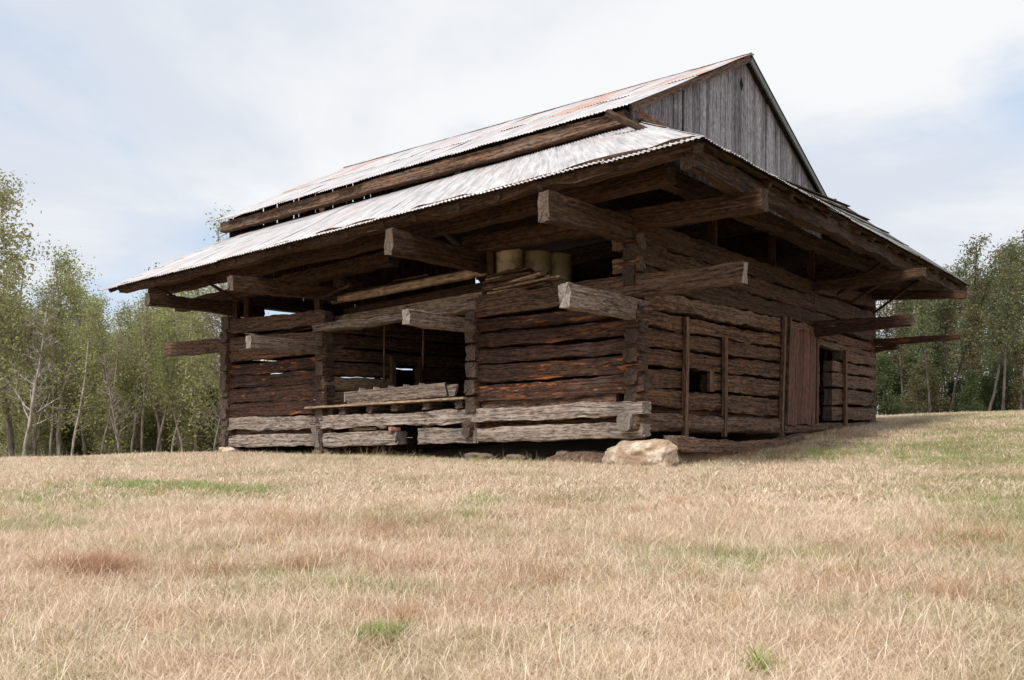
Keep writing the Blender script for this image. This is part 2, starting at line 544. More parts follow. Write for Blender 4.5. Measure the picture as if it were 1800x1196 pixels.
# front wall of the far left crib
lw = wall('front_log_wall', 'log wall of the left pen facing the camera')
xrow(lw, -11.1, -5.36, .71, .45, .70, .42, 'grey', w=.30, e=4.5, y=.1)
xrow(lw, -10.95, -7.75, 1.15, .85, 1.09, .80, 'grey', w=.24, rough=1.6)
xrow(lw, -10.9, -7.6, .86, .70, .82, .68, 'mid', y=.22, w=.12)
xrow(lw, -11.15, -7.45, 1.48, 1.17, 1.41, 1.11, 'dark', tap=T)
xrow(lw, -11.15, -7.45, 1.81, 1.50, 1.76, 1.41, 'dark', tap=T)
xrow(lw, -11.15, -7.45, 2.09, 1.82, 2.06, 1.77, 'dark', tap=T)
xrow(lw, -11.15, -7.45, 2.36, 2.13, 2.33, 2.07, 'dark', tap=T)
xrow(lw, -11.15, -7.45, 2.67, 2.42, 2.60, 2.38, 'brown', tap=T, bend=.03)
xrow(lw, -11.15, -7.50, 3.46, 3.12, 3.30, 2.99, 'mid', tap=T, rough=1.5)

# log rows of the walls that run away from the camera
R = [(.86, .55), (1.24, .97), (1.58, 1.28), (1.90, 1.63), (2.22, 1.94), (2.50, 2.25), (2.82, 2.55)]


def sidewall(wl, x, y0, y1, mat='brown', rows=R, skip=(), **k):
    for i, (a, b) in enumerate(rows):
        if i in skip:
            continue
        j = rng.uniform(-.015, .015, 4)
        yrow(wl, y0 + rng.uniform(-.05, .03), y1, a + j[0], b + j[1], a + j[2], b + j[3], mat, x=x, **k)


rw = wall('side_log_wall', 'long log wall under the gable on the right')
yrow(rw, -.16, 6.1, .86, .55, .74, .41, 'mid', tap=(.85, 0), e=2.8, w=.30, x=-.08)
yrow(rw, -.05, 6.1, 1.25, .98, 1.15, .78, 'brown', tap=(.85, 0), rough=1.4)
yrow(rw, -.05, 6.0, .98, .88, .84, .70, 'brown', x=-.2, w=.10)
yrow(rw, -.05, 1.62, 1.58, 1.29, 1.56, 1.27, 'brown', tap=(.85, 0), rough=1.4)
yrow(rw, 2.72, 6.1, 1.57, 1.26, 1.54, 1.20, 'brown', rough=1.4)
yrow(rw, -.07, 6.1, 1.90, 1.64, 1.90, 1.60, 'brown', tap=(.85, 0), rough=1.5)
yrow(rw, -.05, 6.1, 2.22, 1.94, 2.21, 1.96, 'brown', tap=(.85, 0), rough=1.5)
yrow(rw, -.05, 6.2, 2.50, 2.25, 2.49, 2.26, 'brown', tap=(.85, 0), rough=1.5)
yrow(rw, .25, 8.25, 2.84, 2.56, 2.88, 2.60, 'mid', rough=1.6)
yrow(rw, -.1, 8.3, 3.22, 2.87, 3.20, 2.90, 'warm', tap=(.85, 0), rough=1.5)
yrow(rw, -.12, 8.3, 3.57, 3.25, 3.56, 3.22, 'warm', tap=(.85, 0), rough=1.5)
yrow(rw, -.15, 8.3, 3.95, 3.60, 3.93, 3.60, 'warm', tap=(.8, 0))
yrow(rw, 6.3, 13.2, .62, .40, .60, .42, 'mid', e=2.8, w=.28)
for a, b, c, d, y0 in [(2.44, 2.19, 2.38, 2.16, 10.2), (2.14, 1.88, 2.09, 1.86, 9.5), (1.84, 1.50, 1.78, 1.48, 9.5),
                       (1.45, 1.07, 1.41, 1.06, 9.5), (1.02, .68, .98, .67, 9.5)]:
    yrow(rw, y0, 13.2, a, b, c, d, 'mid', e=6, rough=1.2)
yrow(rw, 8.2, 13.2, 2.60, 2.42, 2.52, 2.40, 'mid', rough=1.6)
yrow(rw, 8.2, 13.2, 2.84, 2.62, 2.76, 2.54, 'brown', rough=1.3)
yrow(rw, 8.25, 13.2, 3.20, 2.93, 3.15, 2.84, 'warm', rough=1.4)
yrow(rw, 8.2, 13.2, 3.64, 3.24, 3.62, 3.22, 'warm', rough=1.4)
yrow(rw, 8.2, 13.2, 3.98, 3.70, 4.08, 3.76, 'warm')
for i, z in enumerate((.95, 1.28, 1.62, 1.94, 2.2)):
    yrow(rw, 8.2, 8.52 + .03 * (i % 2), z + .13, z - .13, z + .13, z - .13, 'mid', e=6)

# corner blocks beside the open loft of the near pen
for z0, z1 in ((3.10, 3.33), (3.46, 3.70)):
    xrow(fw, -.42, .06, z1, z0, z1, z0, 'mid', e=7, name='corner_block', y=.06)

# aisle walls
a1 = wall('aisle_log_wall', 'log wall of the near pen along the open aisle')
sidewall(a1, -3.42, -.08, 13.1, 'mid')
a2 = wall('aisle_log_wall', 'log wall of the left pen seen inside the open aisle')
for i, (a, b) in enumerate([(.53, .15)] + R):
    i -= 1
    if i in (2, 3, 4):
        yrow(a2, -.08, 1.9, a, b, a, b, 'pale' if i in (2, 3) else 'mid', x=-7.62)
        yrow(a2, 2.9, 13.1, a, b, a, b, 'mid', x=-7.62)
    else:
        yrow(a2, -.08, 13.1, a, b, a, b, 'mid', x=-7.62)
for yy in (1.95, 2.86):
    mb = MB(); plank_geo(mb, (-7.5, yy, .6), (-7.5, yy, 2.4), .12, .16, up=(0, 1, 0)); mb.build('door_post', M['mid'], a2, xf=shear)
for wl_, x_ in ((a1, -3.42), (a2, -7.62)):
    yrow(wl_, .3, 13.1, 3.2, 2.86, 3.2, 2.86, 'mid', x=x_)
a3 = wall('end_log_wall', 'log wall at the far left end')
LR = [(.53, .12)] + R + [(3.14, 2.87), (3.52, 3.19)]
sidewall(a3, -11.0, -.08, 13.1, 'mid', rows=LR, w=.24)
mb = MB()
for (a, b) in [(q[0] - .16, q[1] - .17) for q in LR]:
    log_geo(mb, (-11.1, 13.0, (a + b) / 2), (0, 13.0, (a + b) / 2), .22, a - b + .03, seg=.4, N=10)
mb.build('rear_log_wall', [M['mid'], E_DARK], barn, xf=shear)
for yy in (6.3, 8.3):
    for x0, x1 in ((-11.0, -7.6), (-3.4, 0)):
        mb = MB()
        for (a, b) in LR[:8]:
            log_geo(mb, (x0, yy, (a + b) / 2 + .14), (x1, yy, (a + b) / 2 + .14), .2, a - b + .05, seg=.4, N=10)
        mb.build('partition_wall', [M['mid'], E_DARK], barn, xf=shear)
# loft floors of the two pens
for x0, x1 in ((-11.0, -7.7), (-3.4, -.25)):
    mb = MB()
    x = x0
    while x < x1:
        plank_geo(mb, (x + .12, .3, 3.02), (x + .12, 12.8, 3.0), .035, .23)
        x += .245
    mb.build('loft_floor', M['mid'], barn, xf=shear)

# lower cantilever beams
log(barn, (-3.55, .08, 2.88), (1.80, .0, 2.83), .18, .37, 'mid', h1=.33, name='cantilever_beam', e=4.5, end=E_GREY, label='long grey brown beam over the near pen jutting out past the corner', bend=.03)
log(barn, (-13.62, .06, 2.96), (-7.5, .1, 2.72), .18, .35, 'mid', h1=.3, name='cantilever_beam', e=5)
log(barn, (-7.75, .0, 2.91), (-3.3, .05, 2.935), .30, .18, 'greybrown', h1=.15, name='cross_beam', e=4, rough=1.4, end=E_GREY)
log(barn, (-.09, -1.93, 2.52), (-.09, .5, 2.50), .18, .35, 'greybrown', h1=.32, name='cantilever_beam', e=5.5, rag=.05, label='split grey beam end jutting towards the camera at the near corner', end=E_GREY)
log(barn, (-3.42, -1.74, 2.585), (-3.42, .5, 2.55), .18, .25, 'greybrown', h1=.24, name='cantilever_beam', e=7, end=E_GREY)
log(barn, (-7.62, -1.83, 2.52), (-7.62, .5, 2.50), .18, .26, 'greybrown', h1=.25, name='cantilever_beam', e=6, end=E_GREY)
log(barn, (-.6, 8.2, 2.80), (2.13, 8.2, 2.80), .18, .40, 'dark', h1=.24, name='cantilever_beam', e=3.5)
log(barn, (-.6, 13.1, 2.80), (2.19, 13.1, 2.77), .18, .24, 'dark', h1=.13, name='cantilever_beam', e=3.5)
log(barn, (-.6, 13.25, 2.60), (.57, 13.25, 2.64), .2, .18, 'dark', h1=.11, name='beam_stub', e=3)
# upper cantilever beams
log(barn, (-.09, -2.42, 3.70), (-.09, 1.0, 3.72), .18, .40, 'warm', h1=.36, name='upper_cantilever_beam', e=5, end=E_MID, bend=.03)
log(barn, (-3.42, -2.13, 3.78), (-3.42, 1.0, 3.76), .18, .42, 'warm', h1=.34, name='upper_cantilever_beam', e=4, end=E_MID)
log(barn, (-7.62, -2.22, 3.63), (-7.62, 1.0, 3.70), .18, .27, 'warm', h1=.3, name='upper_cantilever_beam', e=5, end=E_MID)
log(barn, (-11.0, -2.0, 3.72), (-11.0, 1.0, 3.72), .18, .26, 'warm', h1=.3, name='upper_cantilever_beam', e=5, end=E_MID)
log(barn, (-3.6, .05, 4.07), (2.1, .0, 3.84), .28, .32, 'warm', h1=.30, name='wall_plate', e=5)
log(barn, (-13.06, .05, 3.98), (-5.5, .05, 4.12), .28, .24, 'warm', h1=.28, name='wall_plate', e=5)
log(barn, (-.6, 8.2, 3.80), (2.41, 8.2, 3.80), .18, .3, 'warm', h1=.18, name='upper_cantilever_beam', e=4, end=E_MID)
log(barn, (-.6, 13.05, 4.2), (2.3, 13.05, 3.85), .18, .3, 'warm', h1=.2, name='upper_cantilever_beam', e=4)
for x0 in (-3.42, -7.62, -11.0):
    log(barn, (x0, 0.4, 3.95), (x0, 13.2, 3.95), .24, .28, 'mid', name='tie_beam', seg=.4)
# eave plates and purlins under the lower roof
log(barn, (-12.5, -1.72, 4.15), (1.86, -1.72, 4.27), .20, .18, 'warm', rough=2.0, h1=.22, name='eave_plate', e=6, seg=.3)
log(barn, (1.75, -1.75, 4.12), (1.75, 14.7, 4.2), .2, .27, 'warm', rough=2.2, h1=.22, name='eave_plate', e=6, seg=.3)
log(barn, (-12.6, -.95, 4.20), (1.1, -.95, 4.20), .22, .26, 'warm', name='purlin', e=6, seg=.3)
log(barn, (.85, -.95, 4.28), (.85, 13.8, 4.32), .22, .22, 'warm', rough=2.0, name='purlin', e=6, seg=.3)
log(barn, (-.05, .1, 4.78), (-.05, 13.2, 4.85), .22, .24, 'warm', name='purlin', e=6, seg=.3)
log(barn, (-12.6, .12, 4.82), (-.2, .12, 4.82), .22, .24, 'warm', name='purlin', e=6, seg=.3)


# ---- roof surfaces
def sheet_roof(name, E0, E1, T0, T1, mats, period=.08, amp=.008, sheet=.78, over=.05, rows=2, parent=None, pick=None, ragged=.05, label=None, seed=3):
    """corrugated sheets laid from the eave line E0-E1 up to the top line T0-T1 (each a local 3D point)"""
    r = np.random.default_rng(seed)
    E0, E1, T0, T1 = [np.array(q, float) for q in (E0, E1, T0, T1)]
    Lr = max(np.linalg.norm(E1 - E0), np.linalg.norm(T1 - T0))
    nrm = np.cross(E1 - E0, T0 - E0)
    if np.linalg.norm(nrm) < .3:
        nrm = np.cross(E1 - E0, T1 - E1)
    nrm /= np.linalg.norm(nrm)
    flip = nrm[2] < 0
    if flip:
        nrm = -nrm
    mb = MB()
    ns = int(math.ceil(Lr / sheet))
    spc = 6
    for rr in range(rows):
        t0, t1 = rr / rows, (rr + 1) / rows
        for k in range(ns):
            a, b = k / ns, (k + 1) / ns + .03 / Lr * 2
            b = min(b, 1.0)
            m = max(4, int((b - a) * Lr / period * spc))
            drop = (ragged * r.uniform(-.6, 1) if rr == 0 else .02 + r.uniform(0, .05))
            lift = .006 * rr + r.uniform(0, .010) + (k % 2) * .003
            tilt = r.normal(0, .006)
            nt = 5
            vs = []; uu = []
            jj = r.uniform(-1, 1, nt) * .008
            for q in range(nt):
                for i in range(m + 1):
                    s = a + (b - a) * i / m
                    tq = t0 + (t1 - t0) * q / (nt - 1)
                    P = (E0 + (E1 - E0) * s) * (1 - tq) + (T0 + (T1 - T0) * s) * tq
                    slope = (T0 + (T1 - T0) * s) - (E0 + (E1 - E0) * s)
                    if q == 0:
                        sl_ = np.linalg.norm(slope)
                        P = P - slope / max(sl_, .01) * drop
                    d = s * Lr
                    P = P + nrm * (lift + amp * math.sin(2 * math.pi * d / period) + tilt * (i / m - .5) + jj[q] + (.02 * abs(r.normal()) * .3 if q == 0 else 0))
                    vs.append(P); uu.append((d, tq * np.linalg.norm(T0 - E0)))
            fs = []; uv = []
            for q in range(nt - 1):
                for i in range(m):
                    c = [q * (m + 1) + i, q * (m + 1) + i + 1, (q + 1) * (m + 1) + i + 1, (q + 1) * (m + 1) + i]
                    c = c[::-1] if flip else c
                    fs.append(c); uv.append([uu[z] for z in c])
            mi = 0 if pick is None else pick(rr, k / ns, r)
            mb.add(vs, fs, uv, mi)
    o = mb.build(name, list(mats) + [M['under']], parent or barn, smooth=True, xf=shear)
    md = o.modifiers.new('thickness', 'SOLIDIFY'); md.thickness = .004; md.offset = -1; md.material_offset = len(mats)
    if label:
        o['label'] = label
    return o


EV = 4.27
pk1 = lambda rr, s, r: 1 if r.random() < .06 else 0
PR = (-.5, 11.7, 6.45)
sheet_roof('lower_roof', (-13.1, -1.95, 4.17), (2.06, -1.95, EV), (-13.25, 1.75, 6.06), (-1.0, 1.75, 6.16), [M['roof'], M['roofr']], pick=lambda rr, s, r: 0, rows=1,
           label='pale corrugated tin lower roof over the front', seed=5)
sheet_roof('lower_roof', (2.06, -1.95, EV), (2.06, 15.05, 4.33), (-1.0, 1.75, 6.16), PR, [M['roof'], M['roofg']], pick=lambda rr, s, r: 1 if s > .55 else 0, rows=2,
           label='lower roof on the gable side seen mostly from below', seed=6, ragged=.13)
sheet_roof('lower_roof', (-13.1, 15.05, 4.0), (2.06, 15.05, 4.33), (-13.2, 11.6, 6.2), PR, [M['roofg']], rows=1, seed=7)
RX0, RX1 = -13.5, -.82
rust_pick = lambda rr, s, r: 1 if (rr == 1 and (s > .72 or s < .12)) or (rr == 1 and r.random() < .3) or (rr == 0 and s > .86 and r.random() < .5) else 0
up = empty('upper_roof', parent=barn)
up['label'] = 'steep upper tin roof with rusty sheets near the ridge'
sheet_roof('roof_slope', (RX0, 1.22, 6.36), (RX1, 1.22, 6.30), (RX0 - .8, 6.56, 9.14), (RX1, 6.56, 8.90), [M['roof'], M['roofr']], rows=2, pick=rust_pick, parent=up, seed=8, ragged=.07)
sheet_roof('roof_slope', (RX0, 12.1, 6.6), (RX1, 12.1, 6.55), (RX0 - .8, 6.56, 9.14), (RX1, 6.56, 8.90), [M['roofg']], rows=1, parent=up, seed=9)
# ridge cap
mb = MB()
log_geo(mb, (RX0 - .8, 6.56, 9.15), (RX1 + .02, 6.56, 8.905), .16, .03, e=2.5, rough=.4)
mb.build('ridge_cap', [M['roof'], M['roof']], up, smooth=True, xf=shear)
# rake boards on the gable and the eave purlins of the upper roof
mb = MB(); plank_geo(mb, (-.86, 1.3, 6.27), (-.86, 6.53, 8.80), .13, .04); mb.build('rake_board', M['mid'], up, xf=shear)
mb = MB(); plank_geo(mb, (-.86, 6.59, 8.80), (-.86, 12.05, 6.50), .13, .04); mb.build('rake_board', M['roofg'], up, xf=shear)
log(up, (-13.2, 1.40, 6.20), (-1.0, 1.40, 6.16), .20, .24, 'mid', name='eave_purlin', e=7, seg=.3)
log(up, (-13.1, 1.85, 6.02), (-.7, 1.85, 6.00), .22, .12, 'brown', name='lower_purlin', e=7, seg=.3)
log(up, (-.80, 1.42, 6.16), (-.80, 2.45, 6.14), .10, .18, 'brown', name='outrigger', e=6)
for x, mt in ((-9.4, 'grey'), (-5.1, 'mid'), (-1.12, 'grey')):
    mb = MB(); plank_geo(mb, (x, 1.62, 5.7), (x, 1.50, 6.12), .17, .05, up=(1, 0, 0)); mb.build('post', M[mt], up, xf=shear)
# gable walls of upright boards


def gable(name, x, y0, y1, zl, zr, apex_y, apex_z, zb, mat, gaps, label=None):
    mb = MB()
    y = y0
    k = 0
    while y < y1:
        wv = rng.uniform(.13, .25)
        ga = rng.uniform(.004, .014)
        if any(abs(y - q) < .13 for q in gaps):
            ga = .085 if name == 'gable_wall' and x > -2 else .04
        yc = y + wv / 2
        zt = zl + (apex_z - zl) * (yc - y0) / (apex_y - y0) if yc < apex_y else apex_z + (zr - apex_z) * (yc - apex_y) / (y1 - apex_y)
        bot = zb + rng.uniform(-.04, .04)
        if zt - bot > .12:
            sl2 = (apex_z - zl) / (apex_y - y0) if yc < apex_y else (zr - apex_z) / (y1 - apex_y)
            th = .028
            xo = x + rng.uniform(-.008, .008)
            u0, v0 = rng.random() * 40, rng.random() * 40
            lean = rng.uniform(-.012, .012)
            vs = []
            for dx in (0, th):
                vs += [(xo + dx, y + lean, bot), (xo + dx, y + wv + lean, bot), (xo + dx, y + wv, zt + sl2 * wv / 2), (xo + dx, y, zt - sl2 * wv / 2)]
            H = zt - bot
            q4 = [(u0, v0), (u0, v0 + wv), (u0 + H, v0 + wv), (u0 + H, v0)]
            fs = [(3, 2, 1, 0), (4, 5, 6, 7), (0, 1, 5, 4), (1, 2, 6, 5), (2, 3, 7, 6), (3, 0, 4, 7)]
            e1 = [(u0, v0), (u0 + H, v0), (u0 + H, v0 + th), (u0, v0 + th)]
            mb.add(vs, fs, [q4[::-1], q4, e1, e1, e1, e1])
        y += wv + ga
        k += 1
    o = mb.build(name, M[mat], barn, xf=shear)
    if label:
        o['label'] = label
    return o


gable('gable_wall', -1.04, 1.55, 11.75, 6.45, 6.62, 6.56, 8.80, 5.2, 'board', (3.05, 3.48, 7.7), 'silver grey gable of upright boards with two open cracks')
# diamond shaped opening near the peak of the gable: flat patch with the dark inside painted as near-black
mb = MB()
c = np.array([-1.0, 6.42, 8.24])
vs = [c + np.array(q) for q in ((0, -.09, .02), (0, 0, -.15), (0, .09, -.02), (0, 0, .15))]
mb.add(vs, [(0, 1, 2, 3)], [[(0, 0), (1, 0), (1, 1), (0, 1)]])
mk, tk = new_mat('painted_hole_dark'); finish(tk, (.006, .005, .005), 1)
mb.build('hole_dark_patch', mk, barn, xf=shear)
gable('gable_wall', -13.3, 1.55, 11.75, 6.45, 6.62, 6.56, 9.0, 6.45, 'mid', tuple(np.arange(2.4, 7.5, .66)))
gable('lower_gable_wall', -13.25, 1.6, 11.7, 6.5, 6.5, 6.56, 6.5, 4.32, 'mid', ())
log(barn, (-13.2, 11.72, 6.33), (-.6, 11.72, 6.36), .12, .52, 'mid', name='rear_purlin', seg=.6)
mb = MB()
for z in np.arange(.25, 5.2, .21):
    plank_geo(mb, (-13.3, 13.25, z), (0, 13.25, z), .215, .03)
mb.build('rear_boarding', M['mid'], barn, xf=shear)

# rafters and laths under the roofs
RA = wall('roof_rafters', 'pole rafters under the lower roof')
def raft(p0, p1, w, h, name='rafter'):
    mb = MB(); log_geo(mb, p0, p1, w, h, e=2.5, seg=.5, N=8)
    return mb.build(name, [M['warm'], E_DARK], RA, smooth=True, xf=shear)


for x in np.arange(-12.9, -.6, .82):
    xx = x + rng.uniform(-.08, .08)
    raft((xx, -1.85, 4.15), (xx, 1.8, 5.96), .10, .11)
for y in np.arange(.6, 12.8, .9):
    f_ = min(1, max(0, (y + 1.9) / 13.6))
    raft((1.95, y, 4.22), (-.95, y, 5.95 + .34 * f_), .10, .11)
raft((1.95, -1.85, 4.18), (-1.0, 1.7, 5.98), .14, .16, 'hip_rafter')
raft((1.95, 14.9, 4.2), (-.5, 11.7, 6.4), .14, .16, 'hip_rafter')
for p0, p1 in (((1.2, 9.2, 4.3), (.4, 8.6, 3.6)), ((1.3, 10.9, 4.4), (.2, 10.3, 3.6)), ((1.3, 12.6, 4.35), (.2, 12.2, 3.5))):
    raft(p0, p1, .06, .06, 'brace')
for f_ in np.linspace(.04, .96, 7):
    mb = MB(); plank_geo(mb, (-13.0, -1.9 + 3.6 * f_, 4.175 + 1.85 * f_), (2.0 - 3.0 * f_, -1.9 + 3.6 * f_, 4.235 + 1.85 * f_), .02, .10, seg=1.0)
    mb.build('lath', M['warm'], RA, xf=shear)
    mb = MB(); plank_geo(mb, (2.0 - 2.9 * f_, -1.8 + 3.5 * f_, 4.235 + 1.85 * f_), (2.0 - 2.4 * f_, 14.9 - 3.2 * f_, 4.27 + 2.2 * f_), .02, .10, seg=1.0)
    mb.build('lath', M['warm'], RA, xf=shear)
for p0, p1 in (((-9.9, -1.6, 4.2), (-10.1, -.3, 3.75)), ((-11.6, -1.5, 4.15), (-11.6, -.2, 3.7)), ((-7.0, -.5, 3.45), (-6.4, -.3, 3.65))):
    log(barn, p0, p1, .06, .06, 'warm', name='brace', e=2.2)
for x, y, z0, z1 in ((-10.8, .12, 3.3, 4.0), (-3.1, .14, 3.15, 3.95), (-.3, 6.4, 3.9, 4.7), (-.2, 3.2, 3.9, 4.7), (-.1, 8.3, 3.9, 4.7), (-10.4, .15, 3.35, 3.95), (-7.9, .15, 3.2, 4.0)):
    mb = MB(); plank_geo(mb, (x, y, z0), (x, y, z1), .14, .12, up=(1, .2, 0)); mb.build('loft_post', M['warm'], barn, xf=shear)

# upright battens, door and window on the side wall
for y, dy, z0, z1, wv in ((1.55, .03, .42, 2.50, .11), (3.14, .02, .40, 2.27, .11), (5.98, .22, .36, 2.90, .10), (10.36, -.02, .42, 2.43, .12)):
    mb = MB(); plank_geo(mb, (.065, y, z0), (.065, y + dy, z1), wv, .07, up=(0, 1, 0), warp=.006); mb.build('batten', M['mid'], barn, xf=shear)
mb = MB(); plank_geo(mb, (.0, 2.68, 1.24), (.0, 2.68, 1.62), .14, .06, up=(0, 1, 0)); mb.build('window_jamb', M['mid'], barn, xf=shear)
dr = MB()
y = 6.62
for k, wv in enumerate((.26, .2, .24, .2, .22, .19, .2)):
    plank_geo(dr, (.05, y + wv / 2 - .12, .58 + rng.uniform(-.03, .03)), (.05, y + wv / 2 + .03, 2.70 + rng.uniform(-.03, .03)), wv, .03, up=(0, 1, 0), warp=.004)
    y += wv + .012
door = dr.build('door', M['door'], barn, xf=shear, props={'label': 'narrow red brown plank door'})
for z in (1.0, 2.2):
    mb = MB(); plank_geo(mb, (.02, 6.6, z), (.02, 8.1, z + .02), .13, .03)
    mb.build('door_ledge', M['door'], door, xf=shear)
mb = MB(); plank_geo(mb, (.04, 8.22, .6), (.04, 8.26, 2.62), .12, .10, up=(0, 1, 0)); mb.build('door_post', M['door'], barn, xf=shear)
mb = MB(); plank_geo(mb, (.04, 6.40, .6), (.04, 6.55, 2.95), .10, .08, up=(0, 1, 0)); mb.build('door_post', M['mid'], barn, xf=shear)
# log header over the passage behind the door
# floor joists that stick out over the long low timber in the aisle
for x in (-7.35, -6.85, -6.05, -5.35, -4.5, -3.68):
    log(barn, (x, -.1 if x > -7.2 else .02, 1.15), (x, 3.0, 1.15), .17, .15, 'mid', name='floor_joist', e=3.0, w1=.15, rag=.03)
for x, w_ in ((-6.75, .12), (-4.62, .22), (-7.45, .16)):
    log(barn, (x - w_ / 2, .1, .77), (x + w_ / 2, .1, .77), .12, .16, 'mid', name='spacer_block', e=6)
log(barn, (-3.45, -.17, .68), (-3.45, .6, .72), .20, .30, 'mid', name='log_butt', e=2.6, label='round log butt poking out above the low sill')
log(barn, (-7.68, -.12, .62), (-7.68, .6, .72), .2, .42, 'grey', name='log_butt', e=4)
log(barn, (-.12, -.22, .72), (-.12, .3, .74), .27, .32, 'grey', name='log_butt', e=2.3, label='pale hollow log butt at the near corner')
# notched ends on the far left corner
for x in (-11.0,):
    for z in (.62, 1.25, 1.9, 2.5):
        log(barn, (x, -.12, z), (x, .3, z), .22, .26, 'mid', name='log_butt', e=4)

# ------------------------------------------------------------------ things in and round the barn
BROT = -math.atan2(CA, SA)


def place(name, x, y, z, rz=0, **props):
    """Empty at a barn-frame point; z relative to eye level before the rise of the hill"""
    X, Y = loc2w(x, y)
    return empty(name, (X, Y, EYE + z + SH * y), BROT + rz, **props)


def tagm(o, X, Y, Z, rz, **props):
    o.location = (X, Y, Z); o.rotation_euler = (0, 0, rz)
    for k, v in props.items():
        o[k] = v
    return o


def bpt(x, y, z):
    X, Y = loc2w(x, y)
    return X, Y, EYE + z + SH * y


# cream drums in the near loft
mdr, t = new_mat('cream_drum')
p = t.n('ShaderNodeTexCoord').outputs['Object']
a = t.noise(p, 3, 5, .6); b = t.noise(p, 14, 4, .6)
finish(t, t.mix(t.math('MULTIPLY', t.mapr(a, .5, .66), .6), t.mix(b, (.48, .38, .22), (.66, .54, .34)), (.2, .12, .07)), .6, b, .004)


def drum(x, y, z, lab):
    prof = [(.0, 0), (.265, 0), (.285, .02), (.285, .05), (.272, .06), (.272, .29), (.287, .31), (.272, .33), (.272, .58), (.287, .60), (.272, .62), (.272, .84), (.285, .85), (.285, .88), (.27, .885), (.265, .86), (0, .86)]
    N = 32
    mb = MB(); vs = []
    for r_, z_ in prof:
        for k in range(N):
            a_ = 2 * math.pi * k / N
            vs.append((max(r_, .001) * math.cos(a_), max(r_, .001) * math.sin(a_), z_))
    fs = [(i * N + k, i * N + (k + 1) % N, (i + 1) * N + (k + 1) % N, (i + 1) * N + k) for i in range(len(prof) - 1) for k in range(N)]
    mb.add(vs, fs)
    o = mb.build('drum', mdr, smooth=True)
    X, Y, Z = bpt(x, y, z)
    tagm(o, X, Y, Z, rng.random() * 6, label=lab, category='drum', group='cream drums standing in the loft')


drum(-3.0, .50, 3.06, 'cream metal drum in the near loft, leftmost and nearest the post')
drum(-2.78, 1.10, 3.06, 'cream metal drum standing in the middle of the three in the loft')
drum(-2.62, 1.55, 3.06, 'dim cream drum at the right end of the row in the loft')


def board_thing(name, p0, p1, wv, th, mat, label, cat, group, up=(0, 0, 1)):
    """a loose board as a thing of its own; p0,p1 in barn frame, eye relative z"""
    a = Vector(bpt(*p0)); b = Vector(bpt(*p1))
    mb = MB(); d = b - a
    plank_geo(mb, (0, 0, 0), d[:], wv, th, up=up, warp=.01)
    o = mb.build(name, M[mat])
    o.location = a
    o['label'] = label; o['category'] = cat
    if group:
        o['group'] = group
    return o


# untidy stack of thin boards on the sill of the near loft
for k in range(34):
    lay = k // 5
    x0 = -3.45 + rng.uniform(0, .5) + .05 * lay
    L = rng.uniform(.7, 1.7) * (1 - .08 * lay)
    y0 = -.02 + rng.uniform(0, .2)
    z = 3.10 + lay * .05 + rng.uniform(0, .012)
    board_thing('scrap_board', (x0, y0, z), (x0 + L, y0 + rng.uniform(-.25, .3), z + rng.uniform(-.03, .07)), .02 + .02 * rng.random(), rng.uniform(.09, .2),
                ('pale', 'mid', 'brown')[k % 3],
                ('light brown split board in the untidy stack below the cream drums', 'greyish split board in the untidy stack below the cream drums', 'dark brown split board in the untidy stack below the cream drums')[k % 3],
                'board', 'scrap boards stacked on the edge of the near loft')
# long timbers laid over the aisle
o = MB(); a = Vector(bpt(-7.75, .42, 3.57)); b = Vector(bpt(-3.35, .42, 3.62)); log_geo(o, (0, 0, 0), (b - a)[:], .16, .17, e=2.6, seg=.3, rough=.8)
o = o.build('loft_pole', [M['pale'], E_DARK], smooth=True); o.location = a; o['label'] = 'thick light brown pole laid across the aisle at loft height'; o['category'] = 'pole'
for i, (z0, z1, y, wv, mt, lab) in enumerate(((3.30, 3.40, .75, .22, 'warm', 'wide brown board on edge behind the thick light pole'),
                                       (3.12, 3.17, .40, .16, 'pale', 'long light board lying over the grey cross beam in the aisle'),
                                       (3.36, 3.40, 1.2, .16, 'mid', 'dull board deepest in the aisle loft behind the others'))):
    board_thing('loft_board', (-7.75, y, z0), (-3.4, y, z1), wv, .05, mt, lab, 'board', 'boards laid across the aisle loft')
for k in range(9):
    x0 = -7.7 + k * .42 + rng.uniform(-.1, .1)
    z = 3.68 + .035 * (k % 3) + .015 * k
    board_thing('scrap_board', (x0, .55 + rng.uniform(0, .6), z), (x0 + rng.uniform(.8, 1.6), .55 + rng.uniform(0, .7), z + rng.uniform(0, .06)), .03, .13, ('warm', 'mid', 'pale')[k % 3],
                ('warm brown loose board strewn on top of the aisle loft', 'grey brown loose board strewn on top of the aisle loft', 'light loose board strewn on top of the aisle loft')[k % 3],
                'board', 'loose boards on the aisle loft')
# loft deck seen from below in the aisle, poles
mb = MB()
x = -7.5
while x < -3.5:
    plank_geo(mb, (x + .1, .9, 3.2), (x + .1, 12.5, 3.2), .04, .2)
    x += .23
mb.build('aisle_loft_deck', M['mid'], barn, xf=shear)
